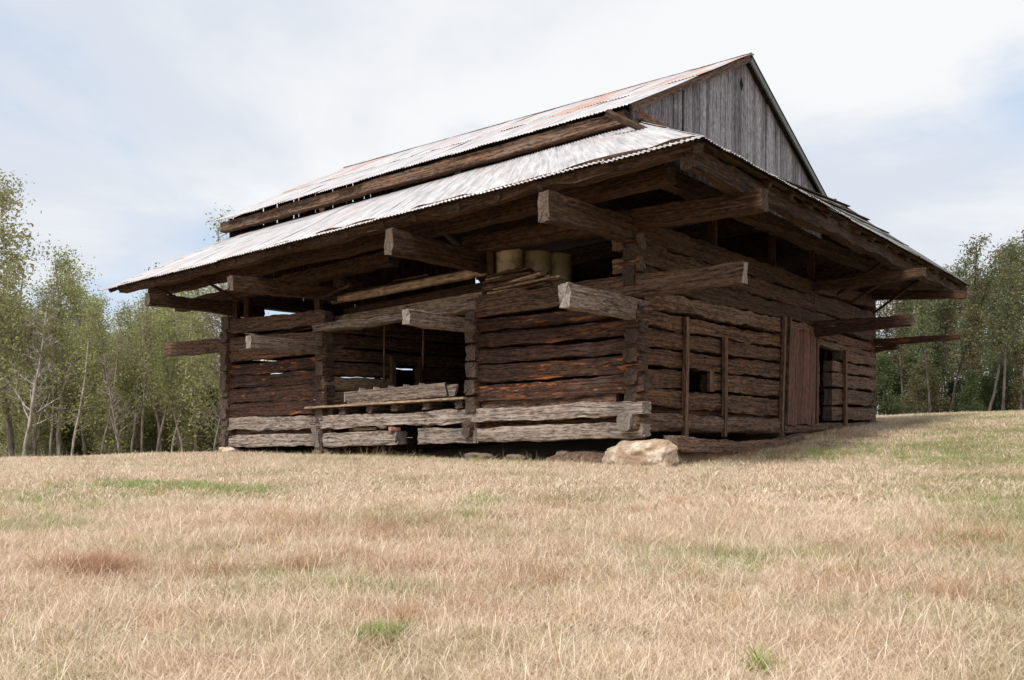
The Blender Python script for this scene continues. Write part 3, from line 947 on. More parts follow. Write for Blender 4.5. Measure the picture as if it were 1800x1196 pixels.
# plank platform, trough, bricks
board_thing('long_plank', (-7.95, -.03, 1.245), (-3.50, -.03, 1.245), .04, .30, 'pale', 'long light plank resting on the joist ends in the open aisle', 'plank', None)
tr = place('feed_trough', -6.75, .05, 1.268, label='grey wooden v shaped feed trough on the long plank in the aisle', category='trough')
mb = MB(); plank_geo(mb, (0, -.12, .13), (2.75, -.12, .16), .25, .05, up=(0, -.35, 1)); mb.build('side_board', M['grey'], tr)
mb = MB(); plank_geo(mb, (-.15, .16, .14), (2.75, .16, .16), .25, .05, up=(0, .45, 1)); mb.build('side_board', M['grey'], tr)
mb = MB(); plank_geo(mb, (-.02, -.16, .15), (-.02, .24, .15), .2, .04); mb.build('end_board', M['grey'], tr)
mb = MB()
for k in range(5):
    x = .25 + k * .42
    vs = [(x, -.06, .20), (x + .16, -.06, .20), (x + .06, -.06, .33), (x, .1, .20), (x + .16, .1, .20), (x + .06, .1, .33)]
    mb.add(vs, [(0, 1, 2), (5, 4, 3), (0, 3, 4, 1), (1, 4, 5, 2), (2, 5, 3, 0)], [[(0, 0)] * 3, [(0, 0)] * 3] + [[(0, 0)] * 4] * 3)
mb.build('divider', M['grey'], tr)
mbr, t = new_mat('old_red_brick')
p = t.n('ShaderNodeTexCoord').outputs['Object']
finish(t, t.mix(t.noise(p, 18, 4, .6), (.30, .12, .09), (.52, .30, .24)), .9, t.noise(p, 40, 4, .6), .004)
mst, t = new_mat('pale_field_stone')
p = t.n('ShaderNodeTexCoord').outputs['Object']
a = t.noise(p, 5, 8, .65, dist=.4); b = t.noise(p, 22, 6, .7); c_ = t.noise(p, 2.2, 5, .6, dist=.8)
col = t.mix(t.mapr(a, .35, .65), (.42, .30, .20), (.72, .62, .50))
col = t.mix(t.math('MULTIPLY', t.mapr(c_, .50, .60), .6), col, (.42, .27, .17))
col = t.mix(t.math('MULTIPLY', t.mapr(b, .52, .68), .6), col, (.24, .19, .15))
col = t.mix(t.mapr(t.math('ABSOLUTE', t.math('SUBTRACT', a, .5)), .0, .012, .7, 0.), col, (.10, .07, .05))
finish(t, col, .9, t.math('ADD', a, t.math('MULTIPLY', b, .6)), .05)
msd, t = new_mat('brown_field_stone')
p = t.n('ShaderNodeTexCoord').outputs['Object']
finish(t, t.mix(t.noise(p, 9, 6, .65), (.08, .055, .04), (.28, .21, .16)), .9, t.noise(p, 16, 5, .65), .03)


def brick(x, y, z, rz, lab):
    mb = MB()
    vs = []
    for sx_ in (-1, 1):
        for a_, b_ in ((-.9, -1), (.9, -1), (1, -.85), (1, .85), (.9, 1), (-.9, 1), (-1, .85), (-1, -.85)):
            vs.append((sx_ * .105, a_ * .05, .036 + b_ * .035))
    fs = [tuple(range(7, -1, -1)), tuple(range(8, 16))] + [(i, (i + 1) % 8, 8 + (i + 1) % 8, 8 + i) for i in range(8)]
    mb.add(vs, fs)
    o = mb.build('brick', mbr)
    X, Y, Z = bpt(x, y, z)
    tagm(o, X, Y, Z, BROT + rz, label=lab, category='brick')


brick(-5.95, .02, 1.47, .15, 'pink red brick lying on top of the feed trough')
brick(-5.42, -.02, .70, 1.3, 'red brick wedged on the low sill by the dark opening')


def stone(name, x, y, z, sx_, sy_, sz_, mat, lab, seed, rz=0, world=False, sub=5, amp=.22):
    import bmesh
    from mathutils import noise as mn
    bm = bmesh.new()
    bmesh.ops.create_icosphere(bm, subdivisions=sub, radius=1)
    off = Vector((seed * 3.7, seed * 1.3, seed * 2.9))
    for v in bm.verts:
        c = v.co.copy()
        k = 1 + amp * 1.3 * mn.noise(c * 1.1 + off) + amp * .7 * mn.noise(c * 2.7 + off) + amp * .4 * mn.noise(c * 6 + off) + amp * .15 * mn.noise(c * 14 + off)
        q = Vector([math.copysign(abs(w_) ** .75, w_) for w_ in c])
        v.co = Vector((q.x * k * sx_, q.y * k * sy_, q.z * k * sz_))
    me = bpy.data.meshes.new(name); bm.to_mesh(me); bm.free()
    me.materials.append(mat)
    for pgn in me.polygons:
        pgn.use_smooth = True
    o = bpy.data.objects.new(name, me); COL.objects.link(o)
    X, Y, Z = (x, y, z) if world else bpt(x, y, z)
    tagm(o, X, Y, Z, BROT + rz, label=lab, category='stone')
    return o


X, Y, _ = bpt(-.30, -.22, 0)
stone('boulder', .10, -.10, .15, .58, .34, .27, mst, 'big pale cream boulder propping up the near corner of the barn', 1, sub=5, amp=.15)
stone('foundation_stone', -3.3, .02, .14, .26, .2, .11, msd, 'brown stone under the left end of the near pen', 4, sub=4)
stone('foundation_stone', -2.55, .15, .12, .2, .14, .08, msd, 'low brown stone beside the heap of dirt under the near pen', 5, sub=4)
stone('foundation_stone', -7.65, .1, .28, .22, .2, .10, msd, 'brown stone under the corner left of the aisle', 6, sub=4)
stone('foundation_stone', -10.95, .05, .33, .26, .2, .13, mst, 'light stone under the far left corner post', 7, sub=4)
stone('foundation_stone', -10.5, -.12, .31, .18, .12, .07, msd, 'dark flat stone on the grass at the far left corner', 8, sub=4)
stone('foundation_stone', -5.75, .02, .80, .12, .10, .07, msd, 'small grey stone lying on the low sill left of the brick', 9, sub=3)
stone('foundation_stone', -.10, 13.1, .52, .25, .25, .16, msd, 'brown stone under the farthest right corner', 10, sub=4)
stone('foundation_stone', -1.55, .2, .15, .16, .14, .10, msd, 'round brown stone midway under the near pen', 14, sub=4)
# short piece of wood on the sill, poles, loose log
board_thing('short_stick', (-6.65, .05, .755), (-6.0, .05, .765), .06, .06, 'pale', 'short pale stick lying on the low sill in the aisle', 'stick', None)
for x, y, z0, z1, lab in ((-6.52, .75, 1.3, 3.0, 'thin upright pole in the aisle, the left one'), (-5.72, 1.1, 1.95, 3.1, 'thin pole hanging in the aisle, the shorter right one')):
    a = Vector(bpt(x, y, z0)); b = Vector(bpt(x + .03, y, z1))
    mb = MB(); log_geo(mb, (0, 0, 0), (b - a)[:], .035, .035, e=2.1, N=8)
    o = mb.build('thin_pole', [M['mid'], E_DARK], smooth=True); o.location = a; o['label'] = lab; o['category'] = 'pole'; o['group'] = 'thin upright poles in the aisle'
a = Vector(bpt(.42, .3, .34)); b = Vector(bpt(.30, 6.4, .33))
mb = MB(); log_geo(mb, (0, 0, 0), (b - a)[:], .26, .26, h1=.13, e=3.5, bend=-.13, rough=1.8)
o = mb.build('fallen_log', [M['mid'], E_MID], smooth=True); o.location = a; o['label'] = 'loose grey log sunk in the dry grass along the side wall'; o['category'] = 'log'
# reddish heap of dirt under the near pen
md_, t = new_mat('red_brown_dirt')
p = t.n('ShaderNodeNewGeometry').outputs['Position']
a = t.noise(p, 14, 7, .75)
finish(t, t.mix(t.mapr(a, .35, .65), (.06, .038, .027), (.24, .155, .11)), 1, a, .06)
mb = MB(); n_ = 40; vs = []
for j in range(n_):
    for i in range(n_):
        u, v = i / (n_ - 1) * 2 - 1, j / (n_ - 1) * 2 - 1
        hh = .24 * max(0, 1 - u * u - v * v) ** .7 + .03 * rng.random() * (u * u + v * v < .95)
        vs.append((u * .85, v * .45, hh * .7 - .05))
mb.add(vs, [(j * n_ + i, j * n_ + i + 1, (j + 1) * n_ + i + 1, (j + 1) * n_ + i) for j in range(n_ - 1) for i in range(n_ - 1)])
o = mb.build('dirt_heap', md_, smooth=False)
X, Y, Z = bpt(-1.15, .32, .12)
tagm(o, X, Y, Z, BROT, kind='stuff', label='heap of crumbly red brown dirt under the near pen', category='dirt')

# ------------------------------------------------------------------ grass
def blade_mat(name, cols, green):
    m, t = new_mat(name)
    oi = t.n('ShaderNodeObjectInfo').outputs['Random']
    ti = t.n('ShaderNodeAttribute', dict(attribute_name='tint')).outputs['Fac']
    p = t.n('ShaderNodeNewGeometry').outputs['Position']
    sepp = t.n('ShaderNodeSeparateXYZ', None, i0=p)
    big = t.noise(t.vmul(p, (.45, .8, 0)), 1, 4, .6)
    sm = t.noise(t.vmul(p, (1.8, 2.6, 0)), 1, 3, .6)
    r_ = t.math('FRACT', t.math('ADD', ti, t.math('MULTIPLY', oi, .61)))
    cr = t.n('ShaderNodeValToRGB', None, Fac=r_)
    e = cr.color_ramp
    while len(e.elements) < len(cols):
        e.elements.new(.5)
    for k, c in enumerate(cols):
        e.elements[k].position = k / (len(cols) - 1)
        e.elements[k].color = (*c, 1)
    col = cr.outputs[0]
    col = t.mix(t.math('MULTIPLY', t.mapr(sm, .5, .68), .4), col, t.mix(1.0, col, (.90, .76, .62), 'MULTIPLY'))
    # soft green patches; towards the right edge the olive tint paints in tree shade
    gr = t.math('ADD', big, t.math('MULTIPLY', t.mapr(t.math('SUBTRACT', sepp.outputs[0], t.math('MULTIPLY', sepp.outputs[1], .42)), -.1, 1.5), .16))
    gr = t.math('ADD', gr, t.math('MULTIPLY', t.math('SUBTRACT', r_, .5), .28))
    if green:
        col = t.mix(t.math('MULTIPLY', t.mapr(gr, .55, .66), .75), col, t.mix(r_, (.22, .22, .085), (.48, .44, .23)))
    b = t.n('ShaderNodeBsdfPrincipled')
    t.put(b.inputs['Base Color'], col)
    b.inputs['Roughness'].default_value = .7
    b.inputs['Specular IOR Level'].default_value = .2
    tr_ = t.n('ShaderNodeBsdfTranslucent', None, Color=col)
    mx = t.n('ShaderNodeMixShader', None, i0=.25, i1=b, i2=tr_)
    t.n('ShaderNodeOutputMaterial', None, Surface=mx)
    return m


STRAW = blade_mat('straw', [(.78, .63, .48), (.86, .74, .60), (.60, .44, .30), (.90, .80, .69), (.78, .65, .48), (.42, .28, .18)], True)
GREEN = blade_mat('green_blades', [(.17, .27, .06), (.28, .37, .11), (.42, .45, .18), (.24, .33, .09)], False)
RUST = blade_mat('reddish_stems', [(.40, .20, .12), (.52, .32, .20), (.60, .42, .28), (.34, .17, .10)], False)


def tuft_mesh(name, mat, nb, R_, h0, h1, w0, lean=.8, seed=0, flat=.3, curve=1.0):
    r = np.random.default_rng(seed)
    v = []; f = []; ti = []
    for k in range(nb):
        a, rr = r.random() * 6.28, R_ * math.sqrt(r.random())
        b = np.array([rr * math.cos(a), rr * math.sin(a), -.01])
        h = r.uniform(h0, h1)
        d = r.random() * 6.28
        ln = r.uniform(0, lean) if r.random() > flat else r.uniform(1.2, 3.0)
        dirv = np.array([math.cos(d) * ln, math.sin(d) * ln, 1.0]); dirv /= np.linalg.norm(dirv)
        bendv = np.array([math.cos(d), math.sin(d), -.5]) * curve * r.uniform(.1, .6)
        wd = w0 * r.uniform(.6, 1.3)
        s = np.array([-math.sin(d + r.normal() * .8), math.cos(d + r.normal() * .8), 0])
        base = len(v)
        for q in (0, .5, 1):
            c = b + dirv * h * q + bendv * h * q * q
            c[2] = max(c[2], .004 + .03 * r.random()) if q > 0 else c[2]
            ww = wd * (1 - .75 * q) * .5
            v.append(c - s * ww); v.append(c + s * ww)
        f += [(base, base + 1, base + 3, base + 2), (base + 2, base + 3, base + 5, base + 4)]
        ti += [r.random()] * 6
    me = bpy.data.meshes.new(name)
    me.from_pydata([q.tolist() for q in v], [], f)
    at = me.attributes.new('tint', 'FLOAT', 'POINT'); at.data.foreach_set('value', np.array(ti, dtype=np.float32))
    me.materials.append(mat)
    return bpy.data.objects.new(name, me)


def proto_collection(name, obs):
    c = bpy.data.collections.new(name)
    for o in obs:
        c.objects.link(o)
    return c


def scatter(name, pts, coll, smin, smax, label, seed=0):
    """one stuff object: tufts instanced on the points of a point mesh"""
    me = bpy.data.meshes.new(name)
    me.from_pydata(pts.tolist(), [], [])
    o = bpy.data.objects.new(name, me); COL.objects.link(o)
    o['kind'] = 'stuff'; o['label'] = label; o['category'] = 'grass'
    ng = bpy.data.node_groups.new(name, 'GeometryNodeTree')
    ng.interface.new_socket('Geometry', in_out='INPUT', socket_type='NodeSocketGeometry')
    ng.interface.new_socket('Geometry', in_out='OUTPUT', socket_type='NodeSocketGeometry')
    N = ng.nodes; L = ng.links
    gi = N.new('NodeGroupInput'); go = N.new('NodeGroupOutput')
    ci = N.new('GeometryNodeCollectionInfo'); ci.inputs['Collection'].default_value = coll
    ci.inputs['Separate Children'].default_value = True; ci.inputs['Reset Children'].default_value = True
    ip = N.new('GeometryNodeInstanceOnPoints'); ip.inputs['Pick Instance'].default_value = True
    ri = N.new('FunctionNodeRandomValue'); ri.data_type = 'INT'; ri.inputs[4].default_value = 0; ri.inputs[5].default_value = 50; ri.inputs['Seed'].default_value = seed
    rr = N.new('FunctionNodeRandomValue'); rr.data_type = 'FLOAT_VECTOR'; rr.inputs[0].default_value = (-.08, -.08, 0); rr.inputs[1].default_value = (.08, .08, 6.283); rr.inputs['Seed'].default_value = seed + 1
    rs = N.new('FunctionNodeRandomValue'); rs.data_type = 'FLOAT'; rs.inputs[2].default_value = smin; rs.inputs[3].default_value = smax; rs.inputs['Seed'].default_value = seed + 2
    L.new(gi.outputs[0], ip.inputs['Points']); L.new(ci.outputs[0], ip.inputs['Instance'])
    L.new(ri.outputs[2], ip.inputs['Instance Index'])
    L.new(rr.outputs[0], ip.inputs['Rotation'])
    L.new(rs.outputs[1], ip.inputs['Scale'])
    L.new(ip.outputs[0], go.inputs[0])
    md = o.modifiers.new('scatter', 'NODES'); md.node_group = ng
    return o


def ground_pts(n, zlo, zhi, margin=1.2, power=1.0, seed=1, keep=None):
    r = np.random.default_rng(seed)
    Yp = zlo + (zhi - zlo) * r.random(n) ** power
    Xp = (r.random(n) * 2 - 1) * (Yp * .60 + margin)
    if keep is not None:
        k = keep(Xp, Yp, r)
        Xp, Yp = Xp[k], Yp[k]
    return np.stack([Xp, Yp, ground_h(Xp, Yp)], -1)


def outside_barn(X, Y, r=None):
    xl, yl = w2loc(X, Y)
    k = ~((xl > -11.3) & (xl < .12) & (yl > .0) & (yl < 13.4))
    if r is not None:           # trodden earth along the side wall
        k &= ~((xl > 0) & (xl < 2.0 - .3 * np.sin(yl * 1.7)) & (yl > .3) & (yl < 13) & (r.random(len(xl)) < .72))
    return k


def patchy(X, Y, r):
    """leaves thin and bare spots in the sward"""
    n_ = np.sin(X * 2.1 + 1.7 * np.sin(Y * 1.3)) * np.sin(Y * 2.7 + 1.1 * np.sin(X * 1.9)) + .6 * np.sin(X * 5.3 + Y * 3.1) * np.sin(Y * 6.1 - X * 2.2)
    return outside_barn(X, Y, r) & (r.random(len(X)) < np.clip(1.05 - .75 * np.clip(n_ - .15, 0, 1), .25, 1))


straw_n = proto_collection('straw_near', [tuft_mesh('straw_tuft', STRAW, 100, .17, .03, .12 + .008 * k, .0036, 1.2, 10 + k, .5) for k in range(8)])
straw_f = proto_collection('straw_far', [tuft_mesh('straw_tuft', STRAW, 64, .26, .03, .10, .009, 1.1, 30 + k, .45) for k in range(6)])
green_c = proto_collection('green_tufts', [tuft_mesh('green_tuft', GREEN, 60, .14, .06, .15, .006, .9, 50 + k, .1) for k in range(5)])
rust_c = proto_collection('rust_tufts', [tuft_mesh('rust_tuft', RUST, 60, .14, .08, .30, .0045, .8, 70 + k, .15) for k in range(4)])
litter_c = proto_collection('straw_litter', [tuft_mesh('straw_litter', STRAW, 26, .22, .12, .30, .0042, 3.0, 90 + k, .85, .3) for k in range(5)])
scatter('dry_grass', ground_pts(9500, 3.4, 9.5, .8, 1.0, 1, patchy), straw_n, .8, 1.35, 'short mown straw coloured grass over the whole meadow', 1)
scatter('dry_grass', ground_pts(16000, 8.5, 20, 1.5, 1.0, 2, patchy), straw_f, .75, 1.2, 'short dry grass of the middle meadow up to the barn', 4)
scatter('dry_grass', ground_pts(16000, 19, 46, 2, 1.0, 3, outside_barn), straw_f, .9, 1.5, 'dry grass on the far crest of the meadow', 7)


scatter('straw_litter', ground_pts(2600, 3.6, 17, .8, .9, 31, outside_barn), litter_c, .7, 1.2, 'long cut straws lying across the meadow', 31)


def blob_pts(blobs, seed, per=1.0):
    r = np.random.default_rng(seed); out = []
    for (x, y, sx_, sy_, n) in blobs:
        X = r.normal(x, sx_, n); Y = r.normal(y, sy_, n)
        out.append(np.stack([X, Y], -1))
    P = np.concatenate(out)
    P = P[outside_barn(P[:, 0], P[:, 1])]
    return np.concatenate([P, ground_h(P[:, 0], P[:, 1])[:, None]], 1)


def px2g(px, py):
    """meadow point seen at a spot of the picture (used once to find where the green patches grow)"""
    for Y in np.arange(3, 60, .05):
        X = (px - 900) / 1549 * Y
        if 820 - (ground_h(X, Y) - EYE) * 1549 / Y <= py:
            return X, Y
    return X, Y


gb = []
for px, py, sx_, sy_, n in ((330, 862, .6, .25, 150), (270, 858, .45, .25, 70), (430, 866, .35, .2, 60), (40, 880, .7, .4, 130), (120, 900, .6, .3, 100), (20, 930, .4, .3, 60), (838, 888, .12, .22, 34), (825, 912, .1, .15, 20),
                            (672, 1120, .10, .045, 34), (560, 1040, .4, .15, 40), (1180, 1010, .5, .1, 30), (840, 815, 2.5, .25, 60), (1430, 800, .8, .5, 120), (1620, 790, 1.2, .8, 260), (1720, 810, 1.0, .8, 260), (1760, 900, .7, .6, 160), (1700, 950, .5, .4, 60), (1500, 1010, .8, .4, 40),
                            (1300, 990, .8, .2, 40), (500, 1030, .5, .2, 25), (300, 1050, .4, .2, 14), (120, 1185, .15, .1, 8), (1750, 860, 1.0, .8, 100), (1780, 760, 1.5, 1.0, 120)):
    X, Y = px2g(px, py)
    gb.append((X, Y, sx_, sy_, n))
scatter('green_grass', blob_pts(gb, 5), green_c, .6, 1.0, 'green grass patches growing through the dry meadow', 11)
r9 = np.random.default_rng(9)
stem_c = proto_collection('tall_stems', [tuft_mesh('tall_stem', RUST, 7, .05, .16, .36, .0042, .5, 120 + k, .0, .4) for k in range(4)] + [tuft_mesh('tall_stem', STRAW, 8, .06, .16, .34, .0046, .6, 130 + k, .0, .5) for k in range(3)] + [tuft_mesh('tall_stem', GREEN, 7, .04, .08, .2, .007, .6, 140, .0, .6)])
scatter('tall_stems', ground_pts(520, 3.8, 16, .8, .8, 41, outside_barn), stem_c, .6, 1.1, 'taller seed stems standing singly in the meadow', 41)
pts = ground_pts(420, 4, 22, 1, .8, 12, outside_barn)
scatter('green_grass', pts, green_c, .35, .75, 'single green tufts sprinkled over the meadow', 13)
rb = []
for px, py, sx_, sy_, n in ((165, 1012, .17, .08, 60), (330, 1020, .3, .1, 10), (690, 1010, .4, .15, 20), (720, 1080, .3, .15, 16), (640, 945, .5, .2, 20), (1560, 1040, .5, .2, 20), (950, 1030, .3, .1, 14), (1700, 960, .5, .3, 30), (560, 930, .5, .3, 24), (530, 1000, .12, .1, 8), (1080, 900, .8, .2, 14), (870, 1010, .4, .2, 10), (1240, 812, 1.0, .2, 40), (1330, 800, .9, .3, 40), (1450, 770, .9, .4, 30)):
    X, Y = px2g(px, py)
    rb.append((X, Y, sx_, sy_, n))
scatter('reddish_grass', blob_pts(rb, 6), rust_c, .6, 1.05, 'reddish brown dry stems in clumps on the meadow', 15)
# grass along the foot of the walls
fp = []
for x in np.arange(-11.2, .3, .10):
    X, Y = loc2w(x + r9.uniform(-.1, .1), -.12 - r9.random() * .35)
    fp.append((X, Y))
for y in np.arange(0.6, 13.6, .10):
    X, Y = loc2w(.62 + r9.random() * .4, y)
    fp.append((X, Y))
fp = np.array(fp)
gp = fp[20:112:2] + r9.uniform(-.05, .05, (46, 2))
scatter('green_grass', np.concatenate([gp, ground_h(gp[:, 0], gp[:, 1])[:, None]], 1), green_c, .6, 1.3, 'green grass and weeds along the foot of the front wall', 23)
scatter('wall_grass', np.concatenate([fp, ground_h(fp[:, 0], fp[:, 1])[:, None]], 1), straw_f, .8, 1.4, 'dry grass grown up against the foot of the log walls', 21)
# bright green clump at the lower edge of the picture: one plant
big_tuft = tuft_mesh('grass_clump', GREEN, 110, .06, .09, .20, .013, 1.3, 99, .0)
COL.objects.link(big_tuft)
X, Y = px2g(1340, 1190)
tagm(big_tuft, X, Y, float(ground_h(X, Y)), 0, label='bright green clump of broad grass blades at the bottom right of the meadow', category='plant')


# ------------------------------------------------------------------ trees
def leaf_mat(name, cols, tr=.45):
    m, t = new_mat(name)
    oi = t.n('ShaderNodeObjectInfo').outputs['Random']
    ti = t.n('ShaderNodeAttribute', dict(attribute_name='tint')).outputs['Fac']
    r_ = t.math('FRACT', t.math('ADD', t.math('MULTIPLY', ti, .55), t.math('MULTIPLY', oi, .6)))
    cr = t.n('ShaderNodeValToRGB', None, Fac=r_)
    e = cr.color_ramp
    while len(e.elements) < len(cols):
        e.elements.new(.5)
    for k, c in enumerate(cols):
        e.elements[k].position = k / (len(cols) - 1)
        e.elements[k].color = (*c, 1)
    col = cr.outputs[0]
    b = t.n('ShaderNodeBsdfPrincipled'); t.put(b.inputs['Base Color'], col)
    b.inputs['Roughness'].default_value = .7; b.inputs['Specular IOR Level'].default_value = .25
    tl = t.n('ShaderNodeBsdfTranslucent', None, Color=col)
    mx = t.n('ShaderNodeMixShader', None, i0=tr, i1=b, i2=tl)
    t.n('ShaderNodeOutputMaterial', None, Surface=mx)
    return m


LEAF_L = leaf_mat('leaves_yellow_green', [(.20, .25, .08), (.30, .33, .12), (.40, .40, .18), (.26, .30, .12), (.38, .32, .19), (.18, .24, .08)])
LEAF_R = leaf_mat('leaves_dull_green', [(.095, .135, .06), (.14, .18, .085), (.19, .21, .10), (.12, .155, .07), (.24, .17, .10), (.11, .145, .07)])
LEAF_D = leaf_mat('leaves_deep_green', [(.035, .065, .025), (.06, .10, .035), (.09, .12, .045), (.05, .085, .03)])
LEAF_B = leaf_mat('leaves_brown', [(.20, .15, .10), (.28, .20, .13), (.22, .20, .12), (.18, .13, .09)])
mbk, t = new_mat('grey_bark')
p = t.n('ShaderNodeTexCoord').outputs['Object']
oi = t.n('ShaderNodeObjectInfo').outputs['Random']
a = t.noise(t.vmul(p, (9, 9, 1.5)), 1, 5, .65)
finish(t, t.mix(t.mapr(a, .35, .65), t.mix(oi, (.09, .07, .06), (.19, .16, .14)), t.mix(oi, (.24, .2, .17), (.55, .50, .46))), .9, a, .03)


def tube(mb, pts, rad, N=6):
    pts = np.array(pts); n = len(pts)
    vs = []
    for i in range(n):
        d = pts[min(i + 1, n - 1)] - pts[max(i - 1, 0)]
        d = d / (np.linalg.norm(d) + 1e-9)
        u = np.cross(d, [0.3, .2, .93] if abs(d[2]) < .9 else [1, 0, 0]); u /= np.linalg.norm(u)
        w = np.cross(d, u)
        for k in range(N):
            a_ = 6.2832 * k / N
            vs.append(pts[i] + rad[i] * (u * math.cos(a_) + w * math.sin(a_)))
    fs = [(i * N + k, i * N + (k + 1) % N, (i + 1) * N + (k + 1) % N, (i + 1) * N + k) for i in range(n - 1) for k in range(N)]
    mb.add(np.array(vs), fs)


def grow(r, p, d, L, rad, depth, mb, tips, maxd, up=.12, spread=.7, N=6, nb=(2, 4)):
    n = max(3, int(L / .5) + 2)
    pts = [p.copy()]; q = p.copy(); dd = d.copy()
    for i in range(n - 1):
        dd = dd + r.normal(0, .10, 3) + np.array([0, 0, up])
        dd /= np.linalg.norm(dd)
        q = q + dd * L / (n - 1)
        pts.append(q.copy())
    rads = [rad * (1 - .65 * i / (n - 1)) for i in range(n)]
    tube(mb, pts, rads, N if depth < 2 else 4)
    if depth >= 1:
        for i in range(1, n):
            tips.append((pts[i], depth))
    if depth < maxd:
        for k in range(r.integers(*nb) + 1):
            f_ = r.uniform(.3, 1)
            i = min(n - 1, int(f_ * (n - 1)))
            perp = r.normal(0, 1, 3); perp -= perp.dot(dd) * dd; perp /= np.linalg.norm(perp)
            nd = dd * (1 - spread * .5) + perp * spread; nd /= np.linalg.norm(nd)
            grow(r, pts[i], nd, L * r.uniform(.5, .72), rads[i] * .6, depth + 1, mb, tips, maxd, up, spread, N, nb)


def leaves(r, tips, n, size, sig, mat):
    """many small leaf-clump faces round the twigs"""
    P = np.array([q[0] for q in tips])
    idx = r.integers(0, len(P), n)
    c = P[idx] + r.normal(0, sig, (n, 3)) * np.array([1, 1, .8])
    s = size * r.uniform(.55, 1.35, n)
    a = r.normal(0, 1, (n, 3)); a /= np.linalg.norm(a, axis=1)[:, None]
    b = r.normal(0, 1, (n, 3)); b -= (a * b).sum(1)[:, None] * a; b /= np.linalg.norm(b, axis=1)[:, None]
    s = s[:, None]
    V = np.stack([c - a * s * .5, c + b * s * .28, c + a * s * .5, c - b * s * .28], 1).reshape(-1, 3)
    me = bpy.data.meshes.new('crown')
    me.vertices.add(n * 4); me.vertices.foreach_set('co', V.astype(np.float32).ravel())
    me.loops.add(n * 4); me.loops.foreach_set('vertex_index', np.arange(n * 4, dtype=np.int32))
    me.polygons.add(n); me.polygons.foreach_set('loop_start', np.arange(0, n * 4, 4, dtype=np.int32)); me.polygons.foreach_set('loop_total', np.full(n, 4, dtype=np.int32))
    me.update()
    at = me.attributes.new('tint', 'FLOAT', 'POINT')
    tn = (r.random(n) * .5 + (np.sin(idx * .37) * .5 + .5) * .5)
    at.data.foreach_set('value', np.repeat(tn, 4).astype(np.float32))
    me.materials.append(mat)
    return me


def tree_proto(seed, H, kind):
    r = np.random.default_rng(seed)
    mb = MB(); tips = []
    n = 12
    pts = []; q = np.zeros(3); dd = np.array([r.normal(0, .05), r.normal(0, .05), 1.0])
    for i in range(n + 1):
        pts.append(q.copy())
        dd = dd + np.array([r.normal(0, .05), r.normal(0, .05), 0]); dd[2] = 1
        q = q + dd / np.linalg.norm(dd) * H / n
    r0 = {'slim': .075, 'bare': .10, 'bush': .05}.get(kind, .12) * (H / 10)
    rad = [r0 * (1 - .88 * i / n) + .012 for i in range(n + 1)]
    tube(mb, pts, rad, 7)
    P = np.array(pts)
    z0 = {'slim': .35, 'full': .16, 'bare': .25, 'under': .05}.get(kind, .2)
    nb = {'slim': 18, 'full': 22, 'bare': 20, 'under': 22}.get(kind, 20)
    for k in range(nb):
        f_ = z0 + (1 - z0) * (k + r.random()) / nb
        f_ = min(f_, .98)
        i = f_ * n; a = int(i); base = P[a] * (1 - i + a) + P[min(a + 1, n)] * (i - a)
        th = r.random() * 6.28
        spread_len = {'slim': .10, 'full': .23, 'bare': .24, 'under': .26}.get(kind, .2) * H * (1.15 - f_ * .75) * r.uniform(.6, 1.2)
        el = {'slim': .9, 'full': .45, 'bare': .6, 'under': .25}.get(kind, .5)
        d = np.array([math.cos(th), math.sin(th), el + r.normal(0, .15)]); d /= np.linalg.norm(d)
        grow(r, base, d, spread_len, rad[min(a, n)] * .45 + .006, 1, mb, tips, 3 if kind != 'slim' else 2, .06, .75, 5)
    tips.append((P[-1], 2))
    return mb, tips, r


def tree_mesh(seed, H, kind, nleaf, size, sig, mat):
    mb, tips, r = tree_proto(seed, H, kind)
    o = mb.build('trunk', mbk, smooth=True)
    tm = o.data
    bpy.data.objects.remove(o)
    return tm, leaves(r, tips, nleaf, size, sig, mat)


mbd = mbk.copy(); mbd.name = 'dark_bark'
for nd in mbd.node_tree.nodes:
    if nd.type == 'MIX' and nd.data_type == 'RGBA':
        for q in (6, 7):
            if not nd.inputs[q].is_linked:
                c4 = nd.inputs[q].default_value; nd.inputs[q].default_value = (c4[0] * .35, c4[1] * .33, c4[2] * .33, 1)

PROT = {
    'fullL1': tree_mesh(101, 11, 'full', 6500, .135, .24, LEAF_L),
    'fullL2': tree_mesh(102, 10, 'full', 7500, .13, .26, LEAF_L),
    'fullL3': tree_mesh(103, 9, 'full', 5600, .13, .20, LEAF_L),
    'bareL1': tree_mesh(104, 10, 'bare', 2600, .11, .2, LEAF_B),
    'bareL2': tree_mesh(105, 9, 'bare', 2200, .11, .22, LEAF_L),
    'dead': tree_mesh(106, 7, 'bare', 120, .1, .2, LEAF_B),
    'slimR1': tree_mesh(107, 9, 'slim', 2300, .13, .22, LEAF_R),
    'slimR2': tree_mesh(108, 9, 'slim', 2900, .13, .24, LEAF_R),
    'slimR3': tree_mesh(109, 8, 'slim', 2000, .125, .2, LEAF_R),
    'slimL': tree_mesh(113, 9, 'slim', 1500, .13, .25, LEAF_L),
    'underD': tree_mesh(110, 4, 'under', 3600, .13, .22, LEAF_D),
    'underR': tree_mesh(111, 4.5, 'under', 4000, .13, .25, LEAF_R),
    'underL': tree_mesh(112, 5, 'under', 3400, .135, .26, LEAF_L),
}

for kk in ('slimR1', 'slimR2', 'slimR3', 'underD', 'underR'):
    PROT[kk][0].materials[0] = mbd


